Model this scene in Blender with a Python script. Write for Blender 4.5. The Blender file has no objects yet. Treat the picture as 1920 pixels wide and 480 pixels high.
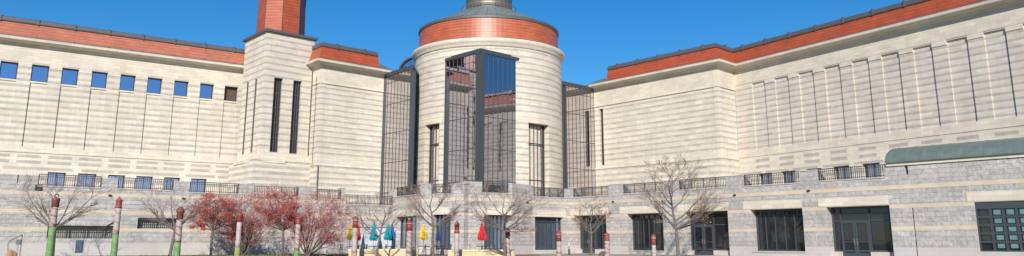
import bpy, bmesh, math, random
from mathutils import Vector, Matrix
R = math.radians
rnd = random.Random(7)
S = bpy.context.scene
COL = S.collection

# ------------------------------------------------------------------ camera
F, PY, HY, HC = 1441.77, 150.0, 453.02, 1.2
T = math.atan2(HY - PY, F)
cd = bpy.data.cameras.new('camera'); cam = bpy.data.objects.new('camera', cd); COL.objects.link(cam); S.camera = cam
cd.sensor_width = 36; cd.lens = F / 1920 * 36; cd.clip_end = 20000; cd.clip_start = .1
cd.shift_y = (PY - 240) / 1920
cam.location = (0, 0, HC); cam.rotation_euler = (R(90) + T, 0, 0)

def ray(x, y):
    a = (x - 960) / F; b = -(y - PY) / F
    return (a, math.cos(T) - b * math.sin(T), math.sin(T) + b * math.cos(T))
def atz(x, y, z):                      # survey: point of the photo known to be at height z
    d = ray(x, y); s = (z - HC) / d[2]; return Vector((d[0] * s, d[1] * s))
def atd(x, y, D):                      # point at forward distance D
    d = ray(x, y); s = D / d[1]; return Vector((d[0] * s, D, HC + d[2] * s))

class Wall:                            # a vertical wall plane, u metres along, d metres inward
    def __init__(s, p0, p1):
        s.p0 = Vector(p0[:2]); s.p1 = Vector(p1[:2]); s.L = (s.p1 - s.p0).length
        s.d = (s.p1 - s.p0).normalized(); s.n = Vector((s.d.y, -s.d.x))
    def path(s, u, d=0):
        p = s.p0 + s.d * u - s.n * d; return (p.x, p.y)
    def uz(s, x, y, d=0):
        r = ray(x, y); q = s.p0 - s.n * d
        k = s.n.dot(q) / (s.n.x * r[0] + s.n.y * r[1])
        p = Vector((r[0] * k, r[1] * k)); return ((p - q).dot(s.d), HC + r[2] * k)
    def u(s, x, y, d=0): return s.uz(x, y, d)[0]
    def z(s, x, y, d=0): return s.uz(x, y, d)[1]
    def pt(s, x, y):
        u = s.u(x, y); return s.p0 + s.d * u

# ------------------------------------------------------------------ materials
def newmat(name):
    m = bpy.data.materials.new(name); m.use_nodes = True
    return m, m.node_tree, m.node_tree.nodes['Principled BSDF']
class NT:
    def __init__(s, nt): s.nt = nt
    def n(s, t, **k):
        q = s.nt.nodes.new(t)
        for a, b in k.items(): setattr(q, a, b)
        return q
    def l(s, a, b): s.nt.links.new(a, b)
    def math(s, op, a, b=None, c=None):
        q = s.n('ShaderNodeMath', operation=op)
        for i, v in enumerate((a, b, c)):
            if v is None: continue
            if isinstance(v, (int, float)): q.inputs[i].default_value = v
            else: s.l(v, q.inputs[i])
        return q.outputs[0]
    def band(s, z, lo, hi):
        return s.math('MULTIPLY', s.math('GREATER_THAN', z, lo), s.math('LESS_THAN', z, hi))
    def mix(s, f, a, b, mode='MIX'):
        q = s.n('ShaderNodeMix', data_type='RGBA', blend_type=mode)
        for i, v in ((0, f), (6, a), (7, b)):
            if isinstance(v, (int, float)): q.inputs[i].default_value = v
            elif isinstance(v, tuple): q.inputs[i].default_value = v + (1,)
            else: s.l(v, q.inputs[i])
        return q.outputs[2]
    def noise(s, scale, detail=3, vec=None, rough=.6):
        q = s.n('ShaderNodeTexNoise'); q.inputs['Scale'].default_value = scale; q.inputs['Detail'].default_value = detail
        q.inputs['Roughness'].default_value = rough
        if vec: s.l(vec, q.inputs['Vector'])
        return q.outputs[0]
    def remap(s, v, a, b, c, d):
        q = s.n('ShaderNodeMapRange'); s.l(v, q.inputs[0])
        for i, k in enumerate((a, b, c, d)): q.inputs[i + 1].default_value = k
        return q.outputs[0]

def simple(name, col, rough=.7, metal=0, var=.12, scale=3, spec=.5, bump=0):
    m, nt, b = newmat(name); N = NT(nt)
    g = N.n('ShaderNodeNewGeometry').outputs['Position']
    f = N.remap(N.noise(scale, 4, g), .3, .7, 1 - var, 1 + var)
    c = N.n('ShaderNodeMixRGB') if False else None
    v = N.n('ShaderNodeVectorMath', operation='SCALE'); v.inputs[0].default_value = col; N.l(f, v.inputs['Scale'])
    N.l(v.outputs[0], b.inputs['Base Color'])
    b.inputs['Roughness'].default_value = rough; b.inputs['Metallic'].default_value = metal
    b.inputs['Specular IOR Level'].default_value = spec
    if bump:
        bp = N.n('ShaderNodeBump'); bp.inputs['Strength'].default_value = bump; bp.inputs['Distance'].default_value = .02
        N.l(N.noise(scale * 6, 5, g), bp.inputs['Height']); N.l(bp.outputs[0], b.inputs['Normal'])
    return m

CREAM = (.655, .595, .495); GREYB = (.385, .36, .335)
def brick_nodes(N, bw, rh, mortar=.012, off=.5):
    uv = N.n('ShaderNodeUVMap').outputs[0]
    q = N.n('ShaderNodeTexBrick'); q.offset = off
    q.inputs['Scale'].default_value = 1; q.inputs['Brick Width'].default_value = bw; q.inputs['Row Height'].default_value = rh
    q.inputs['Mortar Size'].default_value = mortar; q.inputs['Mortar Smooth'].default_value = .2; q.inputs['Bias'].default_value = 0
    q.inputs['Color1'].default_value = (0, 0, 0, 1); q.inputs['Color2'].default_value = (1, 1, 1, 1); q.inputs['Mortar'].default_value = (.5, .5, .5, 1)
    N.l(uv, q.inputs['Vector'])
    return uv, q
def stone(name, zlo=None, zhi=None, pitch=.53, frac=.32, phase=0, low=None, cream=CREAM, grey=GREYB):
    """Cream limestone with thin bands of grey granite; low=(z0,z1,pitch,frac) for the broad bands under the string course"""
    m, nt, b = newmat(name); N = NT(nt)
    geo = N.n('ShaderNodeNewGeometry').outputs['Position']
    sep = N.n('ShaderNodeSeparateXYZ'); N.l(geo, sep.inputs[0]); z = sep.outputs[2]
    uv, br = brick_nodes(N, .92, pitch / 2, .008)
    mp = N.n('ShaderNodeMapping'); mp.inputs['Scale'].default_value = (2.2, 2.2, .12); N.l(geo, mp.inputs[0])
    tone = N.math('MULTIPLY', N.remap(N.noise(.35, 4, geo), .3, .7, .92, 1.06), N.remap(N.noise(1, 4, mp.outputs[0], .7), .35, .7, 1.025, .95))
    bt = N.remap(br.outputs[0], 0, 1, .90, 1.08)
    warm = N.mix(N.remap(N.noise(.8, 2, uv), .5, .75, 0, .5), cream, (cream[0] * 1.0, cream[1] * .93, cream[2] * .82))
    col = warm
    mask = None
    if zlo is not None:
        fr = N.math('FRACT', N.math('DIVIDE', N.math('SUBTRACT', zhi, z), pitch))
        wob = N.math('LESS_THAN', N.math('ABSOLUTE', N.math('SUBTRACT', fr, .84)), frac / 2)
        mask = N.math('MULTIPLY', wob, N.band(z, zlo, zhi))
    if low:
        fr2 = N.math('FRACT', N.math('DIVIDE', N.math('SUBTRACT', low[1], z), low[2]))
        m2 = N.math('MULTIPLY', N.math('LESS_THAN', fr2, low[3]), N.band(z, low[0], low[1]))
        mask = m2 if mask is None else N.math('MAXIMUM', mask, m2)
    if mask is not None:
        gv = N.remap(N.noise(1.7, 3, uv), .35, .65, .42, .8)
        g2 = N.mix(N.remap(N.noise(9, 4, geo), .3, .7, 0, 1), grey, (grey[0] * .86, grey[1] * .88, grey[2] * .92))
        col = N.mix(N.math('MULTIPLY', mask, gv), warm, g2)
    v = N.n('ShaderNodeVectorMath', operation='SCALE'); N.l(col, v.inputs[0])
    N.l(N.math('MULTIPLY', N.math('MULTIPLY', tone, bt), N.remap(br.outputs[1], 0, 1, 1, .86)), v.inputs['Scale'])
    N.l(v.outputs[0], b.inputs['Base Color']); b.inputs['Roughness'].default_value = .85
    bp = N.n('ShaderNodeBump'); bp.inputs['Strength'].default_value = .5; bp.inputs['Distance'].default_value = .02
    h = N.math('SUBTRACT', N.noise(14, 4, geo), N.math('MULTIPLY', br.outputs[1], 1.5))
    if mask is not None: h = N.math('ADD', h, N.math('MULTIPLY', mask, N.math('SUBTRACT', N.noise(7, 5, geo), 1.3)))
    N.l(h, bp.inputs['Height']); N.l(bp.outputs[0], b.inputs['Normal'])
    return m
def granite(name, belts, plinth, top):
    """Rock-faced grey granite blocks with smooth cream belts and a smooth pale plinth"""
    m, nt, b = newmat(name); N = NT(nt)
    geo = N.n('ShaderNodeNewGeometry').outputs['Position']
    sep = N.n('ShaderNodeSeparateXYZ'); N.l(geo, sep.inputs[0]); z = sep.outputs[2]
    uv, br = brick_nodes(N, .85, .31, .006)
    tone = N.remap(N.noise(.4, 4, geo), .3, .7, .9, 1.08)
    bt = N.remap(br.outputs[0], 0, 1, .90, 1.08)
    grain = N.remap(N.noise(4, 6, geo, .75), .3, .7, .72, 1.2)
    g = N.mix(N.remap(N.noise(.9, 3, uv), .35, .65, 0, 1), (.425, .415, .40), (.50, .475, .45))
    col = g; rough_mask = 1.0
    bm = None
    for lo, hi in belts:
        q = N.band(z, lo, hi); bm = q if bm is None else N.math('MAXIMUM', bm, q)
    cream = N.mix(N.remap(N.noise(1.1, 2, uv), .4, .62, 0, 1), (.60, .53, .42), (.58, .47, .33))
    col = N.mix(bm, col, cream)
    pm = N.math('LESS_THAN', z, plinth)
    col = N.mix(pm, col, (.50, .475, .455))
    rock = N.math('SUBTRACT', 1.0, N.math('MAXIMUM', bm, pm))
    sc = N.math('MULTIPLY', N.math('MULTIPLY', tone, N.math('ADD', N.math('MULTIPLY', N.math('SUBTRACT', bt, 1.0), rock), 1.0)), N.math('ADD', N.math('MULTIPLY', N.math('SUBTRACT', grain, 1.0), rock), 1.0))
    sc = N.math('MULTIPLY', sc, N.remap(br.outputs[1], 0, 1, 1, .88))
    v = N.n('ShaderNodeVectorMath', operation='SCALE'); N.l(col, v.inputs[0]); N.l(sc, v.inputs['Scale'])
    N.l(v.outputs[0], b.inputs['Base Color']); b.inputs['Roughness'].default_value = .85
    bp = N.n('ShaderNodeBump'); bp.inputs['Strength'].default_value = .9; bp.inputs['Distance'].default_value = .09
    h = N.math('MULTIPLY', N.math('SUBTRACT', N.noise(3.2, 6, geo, .7), N.math('MULTIPLY', br.outputs[1], .8)), N.math('ADD', N.math('MULTIPLY', rock, .95), .05))
    N.l(h, bp.inputs['Height']); N.l(bp.outputs[0], b.inputs['Normal'])
    return m
def tile(name, col=(.38, .082, .034), row=.30):
    m, nt, b = newmat(name); N = NT(nt)
    geo = N.n('ShaderNodeNewGeometry').outputs['Position']
    uv, br = brick_nodes(N, .62, row, .012, .5)
    c = N.mix(br.outputs[0], (col[0] * .94, col[1] * .9, col[2] * .9), (col[0] * 1.06, col[1] * 1.1, col[2] * 1.12))
    sep = N.n('ShaderNodeSeparateXYZ'); N.l(uv, sep.inputs[0])
    fr = N.math('FRACT', N.math('DIVIDE', sep.outputs[1], row))
    line = N.math('LESS_THAN', fr, .13)
    c = N.mix(N.math('MULTIPLY', line, .55), c, (col[0] * .45, col[1] * .4, col[2] * .4))
    v = N.n('ShaderNodeVectorMath', operation='SCALE'); N.l(c, v.inputs[0]); N.l(N.remap(N.noise(.9, 4, geo), .3, .7, .88, 1.12), v.inputs['Scale'])
    N.l(v.outputs[0], b.inputs['Base Color']); b.inputs['Roughness'].default_value = .42
    bp = N.n('ShaderNodeBump'); bp.inputs['Strength'].default_value = .7; bp.inputs['Distance'].default_value = .04
    N.l(N.math('SUBTRACT', 1.0, N.math('MULTIPLY', fr, .9)), bp.inputs['Height']); N.l(bp.outputs[0], b.inputs['Normal'])
    return m
def copper(name):
    m, nt, b = newmat(name); N = NT(nt)
    geo = N.n('ShaderNodeNewGeometry').outputs['Position']; uv = N.n('ShaderNodeUVMap').outputs[0]
    sep = N.n('ShaderNodeSeparateXYZ'); N.l(uv, sep.inputs[0])
    fr = N.math('LESS_THAN', N.math('FRACT', N.math('DIVIDE', sep.outputs[0], .55)), .05)
    c = N.mix(N.remap(N.noise(1.6, 5, geo), .3, .7, 0, 1), (.135, .185, .165), (.20, .25, .225))
    c = N.mix(N.math('MULTIPLY', fr, .35), c, (.07, .10, .09))
    N.l(c, b.inputs['Base Color']); b.inputs['Roughness'].default_value = .5; b.inputs['Metallic'].default_value = .25
    return m
def glass(name, tint, rough=.02, metal=1.0):
    m, nt, b = newmat(name); N = NT(nt)
    geo = N.n('ShaderNodeNewGeometry').outputs['Position']
    b.inputs['Base Color'].default_value = tint + (1,); b.inputs['Metallic'].default_value = metal; b.inputs['Roughness'].default_value = rough; b.inputs['Specular IOR Level'].default_value = .8
    bp = N.n('ShaderNodeBump'); bp.inputs['Strength'].default_value = .06; bp.inputs['Distance'].default_value = .05
    N.l(N.noise(.9, 2, geo), bp.inputs['Height']); N.l(bp.outputs[0], b.inputs['Normal'])
    return m
M = {}
M['A'] = stone('limestone_banded_left', 9.15, 16.3, .525, .38)
M['B'] = stone('limestone_banded_mid_left', 8.95, 16.15, .525, .38, low=(4, 8.3, .56, .45))
M['C'] = stone('limestone_banded_mid_right', 9.5, 15.9, .555, .38, low=(4, 8.95, .6, .42))
M['D'] = stone('limestone_banded_right', 9.95, 16.25, .525, .38, cream=(.635, .575, .49))
M['T'] = stone('limestone_banded_tower', 9.4, 20.6, .60, .38, low=(4, 8.6, .56, .45))
M['R'] = stone('limestone_banded_drum', 4, 20.0, .60, .36)
M['plain'] = stone('limestone_plain')
M['grey'] = stone('granite_dash', cream=(.43, .39, .345))
M['gL'] = granite('granite_left', [(4.58, 4.84), (3.26, 3.54), (1.98, 2.26)], 1.1, 5)
M['gR'] = granite('granite_right', [(4.66, 4.96), (3.40, 3.66), (1.96, 2.22)], .84, 5)
M['coping'] = simple('pale_coping', (.50, .46, .40), .8)
M['tile'] = tile('terracotta_tile'); M['tileR'] = tile('terracotta_tile_dome', (.43, .11, .05))
M['tileL'] = tile('terracotta_tile_left', (.44, .155, .095))
M['copper'] = copper('copper_patina')
M['metal'] = simple('dark_roof_metal', (.13, .125, .13), .5, .3)
M['frame'] = simple('grey_steel_frame', (.065, .078, .088), .45, .2, .06)
M['frame2'] = simple('dark_window_frame', (.05, .055, .06), .45, .2, .06)
M['rail'] = simple('dark_railing_paint', (.05, .05, .055), .5, .2)
M['glass'] = glass('reflective_glass', (.47, .455, .51)); M['glassU'] = glass('upper_window_glass', (.80, .56, .68))
M['glassD'] = glass('dark_clear_glass', (.018, .02, .024), .03, 0)
M['glassC'] = glass('blue_lower_glass', (.34, .40, .52), .06, .85)
M['glassS'] = glass('side_bay_glass', (.64, .60, .62))
M['louver'] = simple('brown_louver', (.09, .06, .045), .7)
M['void'] = simple('dark_opening', (.02, .02, .022), .9)
M['bark'] = simple('grey_bark', (.15, .125, .11), .9, 0, .25, 8)
M['barkD'] = simple('dark_bark', (.13, .10, .09), .9, 0, .25, 8)
M['twig'] = simple('brown_twig', (.22, .165, .135), .9, 0, .2, 3)
M['twigR'] = simple('reddish_twig', (.24, .15, .13), .9, 0, .2, 3)
M['berry'] = simple('red_berries', (.46, .06, .055), .6, 0, .4, 4)
M['leafY'] = simple('yellow_leaf', (.50, .33, .05), .7, 0, .3, 4)
M['leafO'] = simple('orange_leaf', (.46, .16, .07), .7, 0, .3, 4)

# ------------------------------------------------------------------ mesh helpers
class MB:
    def __init__(s): s.v = []; s.f = []; s.uv = []; s.m = []
    def face(s, pts, uvs=None, mi=0):
        b = len(s.v); s.v += [tuple(p) for p in pts]; s.f.append(tuple(range(b, b + len(pts))))
        if uvs is None:
            a = Vector(pts[0]); n = (Vector(pts[1]) - a).cross(Vector(pts[2]) - a)
            if n.length > 1e-12: n.normalize()
            if abs(n.z) > .8: uvs = [(p[0], p[1]) for p in pts]
            else:
                t = Vector((-n.y, n.x)); t = t.normalized() if t.length > 1e-6 else Vector((1, 0))
                uvs = [(p[0] * t.x + p[1] * t.y, p[2]) for p in pts]
        s.uv.append(uvs); s.m.append(mi)
    def hexa(s, b, t, mi=0):           # bottom ring, top ring
        n = len(b)
        for i in range(n):
            j = (i + 1) % n; s.face([b[i], b[j], t[j], t[i]], None, mi)
        s.face(list(reversed(b)), None, mi); s.face(t, None, mi)
    def box(s, x0, x1, y0, y1, z0, z1, mi=0):
        s.hexa([(x0, y0, z0), (x1, y0, z0), (x1, y1, z0), (x0, y1, z0)], [(x0, y0, z1), (x1, y0, z1), (x1, y1, z1), (x0, y1, z1)], mi)
    def wbox(s, w, u0, u1, d0, d1, z0, z1, mi=0):   # box in wall coordinates
        p = [w.path(u0, d0), w.path(u1, d0), w.path(u1, d1), w.path(u0, d1)]
        s.hexa([q + (z0,) for q in p], [q + (z1,) for q in p], mi)
    def tube(s, pts, rads, n=6, mi=0, cap=True):
        rings = []
        for i, p in enumerate(pts):
            p = Vector(p); a = Vector(pts[max(i - 1, 0)]); c = Vector(pts[min(i + 1, len(pts) - 1)])
            t = (c - a).normalized() if (c - a).length > 1e-9 else Vector((0, 0, 1))
            x = t.cross(Vector((0, 0, 1)) if abs(t.z) < .9 else Vector((1, 0, 0))).normalized(); y = t.cross(x)
            rings.append([tuple(p + (x * math.cos(2 * math.pi * k / n) + y * math.sin(2 * math.pi * k / n)) * rads[i]) for k in range(n)])
        for a, c in zip(rings, rings[1:]):
            for k in range(n):
                j = (k + 1) % n; s.face([a[k], a[j], c[j], c[k]], None, mi)
        if cap: s.face(rings[-1], None, mi); s.face(list(reversed(rings[0])), None, mi)
    def lathe(s, prof, cx=0, cy=0, n=24, mi=0, a0=0, a1=2 * math.pi, wob=None):
        full = abs(a1 - a0 - 2 * math.pi) < 1e-6
        for (r0, z0), (r1, z1) in zip(prof, prof[1:]):
            for k in range(n):
                p = a0 + (a1 - a0) * k / n; q = a0 + (a1 - a0) * (k + 1) / n
                P = lambda r, z, a: (cx + r * math.cos(a), cy + r * math.sin(a), z)
                v0 = math.hypot(r0, z0) if r0 != r1 else z0
                sl = math.hypot(r1 - r0, z1 - z0); rm = max(r0, r1)
                u = [(p * rm, z0), (q * rm, z0), (q * rm, z0 + sl), (p * rm, z0 + sl)]
                s.face([P(r0, z0, p), P(r0, z0, q), P(r1, z1, q), P(r1, z1, p)], u, mi)
    def build(s, name, mats, parent=None, smooth=False):
        me = bpy.data.meshes.new(name); me.from_pydata(s.v, [], s.f); me.update()
        ul = me.uv_layers.new(name='UVMap'); i = 0
        flat = [c for f in s.uv for p in f for c in p]; ul.data.foreach_set('uv', flat)
        if not isinstance(mats, (list, tuple)): mats = [mats]
        for m in mats: me.materials.append(m)
        me.polygons.foreach_set('material_index', s.m)
        if smooth:
            bm = bmesh.new(); bm.from_mesh(me); bmesh.ops.remove_doubles(bm, verts=bm.verts, dist=1e-4); bm.to_mesh(me); bm.free()
            me.polygons.foreach_set('use_smooth', [True] * len(me.polygons))
        o = bpy.data.objects.new(name, me); COL.objects.link(o)
        if parent:                       # geometry is given in world coordinates: move it into the parent's space
            o.parent = parent; me.transform(Matrix.Translation(-world_off(parent)))
        return o
def world_off(p):
    v = Vector((0, 0, 0))
    while p: v += p.location; p = p.parent
    return v
def tag(o, label=None, cat=None, group=None, kind=None):
    if label: o['label'] = label
    if cat: o['category'] = cat
    if group: o['group'] = group
    if kind: o['kind'] = kind
    return o
def empty(name, loc=(0, 0, 0)):
    o = bpy.data.objects.new(name, None); COL.objects.link(o); o.location = loc; return o
def copy_tree(o, parent=None):
    c = o.copy(); COL.objects.link(c); c.parent = parent
    for ch in list(o.children): copy_tree(ch, c)
    return c

def grid_wall(name, w, U0, U1, Z0, Z1, feats, mats, parent, TH=.5, usub=None, back=True):
    """feats: (u0,u1,z0,z1,depth or None for an opening right through, material index or None)"""
    us = {U0, U1}; zs = {Z0, Z1}
    for f in feats: us |= {f[0], f[1]}; zs |= {f[2], f[3]}
    if usub:
        k = int((U1 - U0) / usub); us |= {U0 + (U1 - U0) * i / k for i in range(k)}
    us = sorted(x for x in us if U0 - 1e-6 <= x <= U1 + 1e-6); zs = sorted(x for x in zs if Z0 - 1e-6 <= x <= Z1 + 1e-6)
    f2 = lambda L: [L[0]] + [b for a, b in zip(L, L[1:]) if b - a > 1e-4]
    us = f2(us); zs = f2(zs); nu, nz = len(us) - 1, len(zs) - 1
    D = [[0.0] * nz for _ in range(nu)]; MI = [[0] * nz for _ in range(nu)]
    for i in range(nu):
        uc = (us[i] + us[i + 1]) / 2
        for j in range(nz):
            zc = (zs[j] + zs[j + 1]) / 2
            for f in feats:
                if f[0] < uc < f[1] and f[2] < zc < f[3]:
                    if f[4] != 'keep': D[i][j] = f[4]
                    if f[5] is not None: MI[i][j] = f[5]
    mb = MB(); P = lambda u, d, z: w.path(u, d) + (z,)
    for i in range(nu):
        for j in range(nz):
            d = D[i][j]; u0, u1, z0, z1 = us[i], us[i + 1], zs[j], zs[j + 1]; mi = MI[i][j]
            if d is None: continue
            mb.face([P(u0, d, z0), P(u1, d, z0), P(u1, d, z1), P(u0, d, z1)], [(u0, z0), (u1, z0), (u1, z1), (u0, z1)], mi)
            if back: mb.face([P(u1, TH, z0), P(u0, TH, z0), P(u0, TH, z1), P(u1, TH, z1)], [(u1, z0), (u0, z0), (u0, z1), (u1, z1)], mi)
            for di, dj in ((-1, 0), (1, 0), (0, -1), (0, 1)):
                a, b = i + di, j + dj
                e = D[a][b] if 0 <= a < nu and 0 <= b < nz else None
                e = TH if e is None else e
                if e <= d + 1e-6: continue
                if di: 
                    uu = u0 if di < 0 else u1
                    mb.face([P(uu, d, z0), P(uu, e, z0), P(uu, e, z1), P(uu, d, z1)], [(d, z0), (e, z0), (e, z1), (d, z1)], mi)
                else:
                    zz = z0 if dj < 0 else z1
                    mb.face([P(u0, d, zz), P(u1, d, zz), P(u1, e, zz), P(u0, e, zz)], [(u0, d), (u1, d), (u1, e), (u0, e)], mi)
    return mb.build(name, mats, parent)

def sweep(name, pts, prof, mat, parent, ends=None):
    """closed profile [(out, z)] swept with mitres along plan points running left to right as seen from the plaza"""
    pts = [Vector(p[:2]) for p in pts]; n = len(pts); offs = []
    for i in range(n):
        ds = []
        if i > 0: ds.append((pts[i] - pts[i - 1]).normalized())
        if i < n - 1: ds.append((pts[i + 1] - pts[i]).normalized())
        ns = [Vector((d.y, -d.x)) for d in ds]
        if len(ns) == 1: offs.append(ns[0])
        else:
            m = (ns[0] + ns[1]).normalized(); offs.append(m / max(.3, m.dot(ns[0])))
    mb = MB(); u = 0; P = lambda i, q: (pts[i].x + offs[i].x * q[0], pts[i].y + offs[i].y * q[0], q[1])
    for i in range(n - 1):
        L = (pts[i + 1] - pts[i]).length
        for a, b in zip(prof, prof[1:] + prof[:1]):
            va = a[1] if abs(a[1] - b[1]) > .3 * abs(a[0] - b[0]) else a[0]; vb = b[1] if va == a[1] else b[0]
            mb.face([P(i, a), P(i + 1, a), P(i + 1, b), P(i, b)], [(u, va), (u + L, va), (u + L, vb), (u, vb)])
        u += L
    mb.face([P(0, q) for q in prof]); mb.face([P(n - 1, q) for q in reversed(prof)])
    return mb.build(name, mat, parent)

def window(w, u0, u1, z0, z1, d, parent, nv=1, hz=(), gm='glass', fm='frame2', fw=.07, vs=None, name='window', fd=.08):
    """frame + mullions as one mesh, one glass sheet as its sub-part"""
    mb = MB()
    mb.wbox(w, u0, u0 + fw, d - fd, d + .02, z0, z1); mb.wbox(w, u1 - fw, u1, d - fd, d + .02, z0, z1)
    mb.wbox(w, u0 + fw, u1 - fw, d - fd, d + .02, z0, z0 + fw); mb.wbox(w, u0 + fw, u1 - fw, d - fd, d + .02, z1 - fw, z1)
    if vs is None: vs = [u0 + (u1 - u0) * k / nv for k in range(1, nv)]
    for v in vs: mb.wbox(w, v - fw * .35, v + fw * .35, d - fd * .8, d + .015, z0 + fw, z1 - fw)
    for h in hz: mb.wbox(w, u0 + fw, u1 - fw, d - fd * .6, d + .01, h - fw * .35, h + fw * .35)
    o = mb.build(name, M[fm], parent)
    g = MB(); P = lambda u, z: w.path(u, d + .03) + (z,)
    g.face([P(u0, z0), P(u1, z0), P(u1, z1), P(u0, z1)]); g.build('pane', M[gm], o)
    return o

def railing(w, u0, u1, z0, parent, h=.86, d=.16, fancy=0, sp=.15):
    mb = MB(); t = .022
    mb.wbox(w, u0, u1, d - .035, d + .035, z0 + h - .05, z0 + h); mb.wbox(w, u0, u1, d - .02, d + .02, z0 + .08, z0 + .12)
    mb.wbox(w, u0, u1, d - .02, d + .02, z0 + h - .2, z0 + h - .17)
    n = max(2, round((u1 - u0) / sp))
    for k in range(n + 1):
        u = u0 + t + (u1 - u0 - 2 * t) * k / n; r = .035 if k % 8 == 0 or k == n else .016
        mb.wbox(w, u - r, u + r, d - r, d + r, z0, z0 + h - .05)
    if fancy:                                                     # diagonal braces of the ornamental panels
        x = u0 + .5
        while x < u1 - 1.2:
            a = [w.path(x, d) + (z0 + .12,), w.path(x + .5, d) + (z0 + h - .2,)]; mb.tube(a, [.025, .025], 4)
            a = [w.path(x + 1.0, d) + (z0 + .12,), w.path(x + .5, d) + (z0 + h - .2,)]; mb.tube(a, [.025, .025], 4)
            x += 1.35
    return mb.build('railing', M['rail'], parent)

# ================================================================== plan, surveyed from the photograph
ZC = 18.3
def cwall(a, b, oh=.8):
    p0 = atz(*a, ZC); p1 = atz(*b, ZC); d = (p1 - p0).normalized(); n = Vector((d.y, -d.x))
    return Wall(p0 - n * oh, p1 - n * oh)
wA = cwall((0, 65), (455, 123.3)); wB = cwall((606.7, 111), (740, 134)); wC = cwall((1136.7, 153.3), (1343, 111.7)); wD = cwall((1440, 105), (1853, 1.7))
museum = empty('museum_building', (0, 75, 0))
tag(museum, 'large cream and grey banded stone museum with orange tiled roofs and a round domed tower', 'museum building')
wA = Wall(wA.pt(-120, 60), wA.pt(458, 200)); 
wB = Wall(wB.pt(601, 160), wB.pt(719, 240))
wC = Wall(wC.pt(1114.5, 240), wC.pt(1348, 200)); wDs = wD.pt(1380, 200); wD = Wall(wDs, wD.pt(2080, 200))
wCD = Wall(wC.p1, wD.p0)
bback = wB.p0 + Vector((-.656, .755)) * 5; wBr = Wall(bback, wB.p0)

# ---- wing A (left): panels with windows on top
feats = [(0, wA.L, 4, 8.62, 0, 1), (0, wA.L, 8.62, 8.75, -.08, 1), (0, wA.L, 16.35, 18.3, -.04, 1)]
tops = [(5, 342, 105), (182, 360, 280), (352, 380, 445), (520, 400, 608), (680, 418, 765), (832, 435, 915), (983, 452, 1062), (1128, 467, 1205), (1265, 485, 1340)]
ed = [(wA.u(a / 3, y / 3), wA.u(c / 3, y / 3 + 3)) for a, y, c in tops]
pa = (ed[-1][0] - ed[0][0]) / 8; wd = sum(b - a for a, b in ed) / 9
ed = [(ed[0][0] - k * pa, ed[0][0] - k * pa + wd) for k in (2, 1)] + ed
for a, b in ed:
    feats += [(a, b, 9.1, 16.25, .12, None), (a, b, 14.78, 16.25, .5 - .02, None), (a - .02, b + .06, 14.64, 14.78, .03, 1)]
    feats += [(b, a + pa, 15.98, 16.35, -.03, 1)]
    for z0, z1 in ((8.18, 8.42), (7.70, 7.94)): feats.append((a - .25, a + 1.55, z0, z1, 'keep', 2))
for k in range(14): feats.append((k * 2.9, k * 2.9 + 2.3 + .3 * (k % 3), 7.18, 7.40, 'keep', 2))
feats.append((0, wA.L, 6.3, 6.6, 'keep', 2))
lw = []
for a, b in ((90, 124), (147, 181), (203, 235), (256, 287), (308, 338), (358.5, 388)):
    u0, z1 = wA.uz(a, 322 + (a - 90) * .046); u1 = wA.u(b, 323 + (a - 90) * .046); lw.append((u0, u1)); feats.append((u0, u1, 4.6, 7.05, .48, None))
# cells are applied in order, so put the deep openings last
feats.sort(key=lambda f: 0 if f[4] in ('keep',) else (1 if (f[4] or 0) < .3 else 2))
feats.sort(key=lambda f: 2 if (f[4] not in ('keep', None) and f[4] > .3) else (1 if f[4] == 'keep' else 0))
grid_wall('upper_wall', wA, 0, wA.L, 4, 18.3, feats, [M['A'], M['plain'], M['grey']], museum, TH=.6)
for k, (a, b) in enumerate(ed):
    last = k == len(ed) - 1
    o = window(wA, a + .02, b - .02, 14.8, 16.24, .40, museum, 1, gm='louver' if last else 'glassU')
    if last:
        tag(o, 'brown louvred opening instead of glass'); o.name = 'louver_window'
for a, b in lw: window(wA, a + .02, b - .02, 4.6, 7.04, .40, museum, 2, gm='glassU', hz=(5.4,))

# ---- wing B
st = [(0, 1e3, 16.13, 16.22, -.07, 1), (0, 1e3, 16.22, 18.3, 0, 1), (0, 1e3, 8.95, 16.13, .03, None), (0, 1e3, 8.3, 8.95, .03, 1), (0, 1e3, 8.24, 8.34, -.05, 1)]
def clipf(F_, w): return [(max(0, f[0]), min(w.L, f[1])) + f[2:] for f in F_]
grid_wall('upper_wall', wB, 0, wB.L, 4, 18.3, clipf(st, wB), [M['B'], M['plain']], museum)
grid_wall('upper_wall', wBr, 0, wBr.L, 4, 18.3, clipf(st, wBr), [M['B'], M['plain']], museum)
# ---- wing C, return, wing D
stC = [(0, 1e3, 15.86, 15.96, -.07, 1), (0, 1e3, 15.96, 18.3, 0, 1), (0, 1e3, 9.5, 15.86, .03, None), (0, 1e3, 9.0, 9.5, .03, 1), (0, 1e3, 8.95, 9.05, -.05, 1)]
us0, zs0 = wC.uz(1123, 196); us1 = wC.u(1130, 196)
grid_wall('upper_wall', wC, 0, wC.L, 4, 18.3, clipf(stC, wC) + [(us0, us1, 9.35, 15.6, .42, 2)], [M['C'], M['plain'], M['void']], museum)
grid_wall('upper_wall', wCD, 0, wCD.L, 4, 18.3, clipf(stC, wCD), [M['C'], M['plain']], museum)
o = window(wC, us0 + .03, us1 - .03, 9.38, 15.58, .36, museum, 1, gm='louver')
feats = [(0, wD.L, 4, 9.2, 0, 1), (0, wD.L, 9.15, 9.25, -.05, 1), (0, wD.L, 9.25, 9.8, 0, 1), (0, wD.L, 16.35, 18.3, -.04, 1)]
dl = [wD.u(a, b) for a, b in ((1442, 277), (1487.7, 271), (1536.5, 265), (1588, 258), (1643, 250), (1701.5, 243), (1765, 235), (1833, 226), (1907, 217))]
pd = (dl[-1] - dl[0]) / 8; dl = [dl[0] + pd * k for k in range(0, 14)]
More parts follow.
